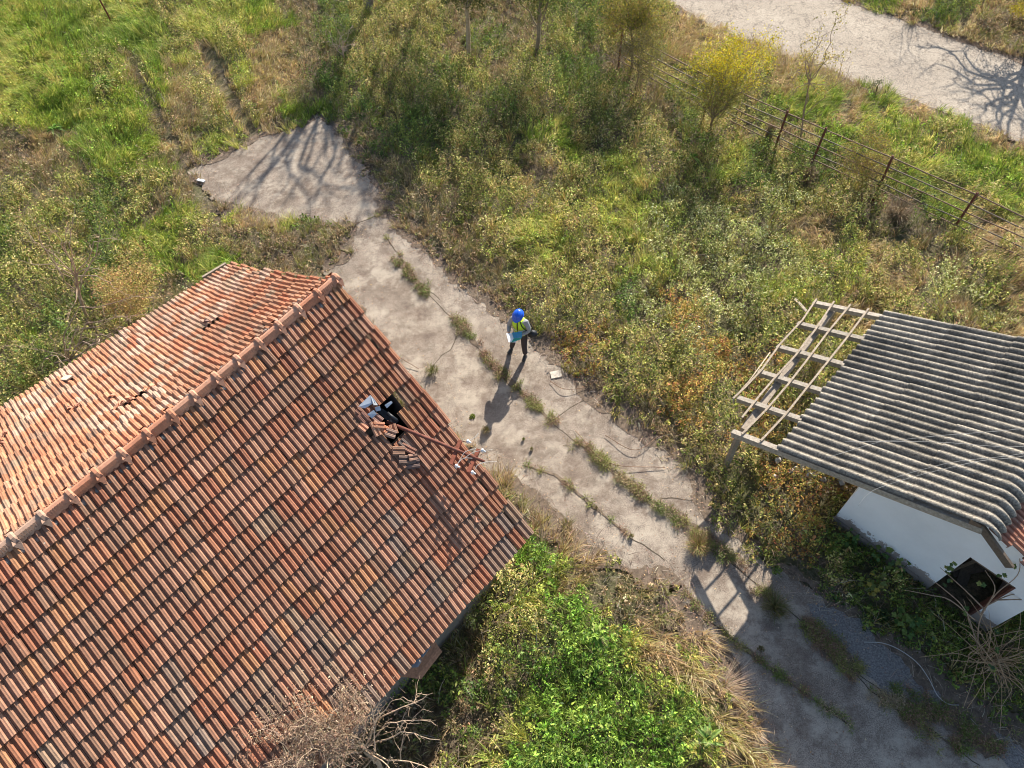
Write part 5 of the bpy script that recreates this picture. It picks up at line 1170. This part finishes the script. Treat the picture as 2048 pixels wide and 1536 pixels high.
for (z, a, b) in ((.99, .186, .158), (1.12, .186, .157)):
    ring = []
    for k in range(26):
        th = -PI * .5 + .12 + (2 * PI - .24) * k / 25; fo = .012 + (z - .93) * .09; ring.append([Q(math.cos(th) * a, -math.sin(th) * b + fo, z + dz) for dz in (-.025, .025)])
    mb.add([q for r_ in ring for q in r_], [(2 * i, 2 * i + 2, 2 * i + 3, 2 * i + 1) for i in range(25)], smooth=True)
rs_ = mb.build('reflective_band', M_refl, man)
mb = MB(); mb.tube(curve([Q(-.09, -.13, 1.25), Q(-.10, -.02, 1.47), Q(-.09, .12, 1.40), Q(-.03, .19, 1.2), Q(.04, .20, 1.05)], 5), .012, 5); 
# helmet
hc = Q(0, .115, 1.675); tilt = unit(UP + fw * .28); hx = rt; hy = unit(np.cross(tilt, hx)); hy = hy if hy.dot(fw) > 0 else -hy
mb = MB(); vs = []; K = 28; NR = 9
for i in range(NR + 1):
    ph = i / NR * PI / 2
    for k in range(K):
        th = 2 * PI * k / K; rdg = 1 + .03 * (abs(math.cos(th)) < .22) ; vs.append(hc + (hx * math.cos(th) * .122 + hy * math.sin(th) * .145) * math.cos(ph) + tilt * math.sin(ph) * .118 * rdg)
for k in range(K):
    th = 2 * PI * k / K; fr = max(0, math.sin(th)) ** 2; vs.append(hc + hx * math.cos(th) * .136 + hy * math.sin(th) * (.158 + .045 * fr) - tilt * (.012 + .01 * fr))
fs = [(i * K + k, i * K + (k + 1) % K, (i + 1) * K + (k + 1) % K, (i + 1) * K + k) for i in range(NR) for k in range(K)] + [((NR + 1) * K + k, (NR + 1) * K + (k + 1) % K, (k + 1) % K, k) for k in range(K)]
mb.add(vs, fs, smooth=True)
mb.tube([hc + hy * (.145 * math.cos(a_)) * 1.0 + tilt * (.122 * math.sin(a_)) for a_ in np.linspace(.35, PI - .35, 12)], .012, 6)
mb.build('hard_hat', M_hat, man)
mb = MB(); mb.ball(hc - tilt * .045 - fw * .015, .098, 8, sq=(1, 1.05, .7)); mb.build('hair', M_hair, man)
mb = MB()
for s_ in (-1, 1): mb.ball(Q(s_ * .032, .188, 1.622), .011, 5)
mb.build('eyes', M_black, man)
# papers in the hands
pm = Q(.13, .40, 1.12); ux = unit(at(1014, 668, 1.1) - at(1044, 664, 1.1)); uy = unit(np.cross(UP, ux)); uy = -uy if uy[1] > 0 else uy
c0 = at(1032, 675, 1.07); tl_ = unit(UP * .55 - uy * .75) if False else unit(uy * .95 - UP * .25)
pp = empty('document_folder', c0, 'open blue green folder with white papers held by the person', 'folder')
mb = MB(); slab(mb, [c0 + ux * a_ + tl_ * b_ + UP * .012 for a_, b_ in ((-.02, -.10), (.21, -.13), (.19, .10), (.02, .13))], .004); mb.build('paper', M_paper, pp)
mb = MB(); slab(mb, [c0 + ux * a_ + tl_ * b_ + UP * (.022 + .03 * (b_ < 0)) for a_, b_ in ((-.15, -.10), (.08, -.10), (.06, .03), (-.14, .03))], .004); mb.build('cover', M_fold, pp)
mb = MB(); slab(mb, [c0 + ux * a_ + tl_ * b_ + UP * .018 for a_, b_ in ((-.14, .03), (.06, .03), (.13, .12), (-.08, .08))], .004); mb.build('cover', M_green, pp)
# black shoulder bag at the left hip
bc = Q(-.30, -.02, .88); bag = empty('shoulder_bag', (bc[0], bc[1], bc[2]), 'black bag hanging at the hip of the person on a dark strap', 'bag')
mb = MB(); mb.ball(bc, .13, 8, sq=(.95, .75, .8), jit=.08); mb.build('pouch', M_black, bag)
mb = MB(); mb.tube(curve([bc + UP * .08, Q(-.20, .12, 1.15), Q(-.10, .17, 1.36), Q(-.02, .05, 1.49), Q(-.08, -.10, 1.30), Q(-.22, -.12, 1.08), bc + UP * .08 - fw * .05], 6), .013, 5); mb.build('strap', M_black, bag)
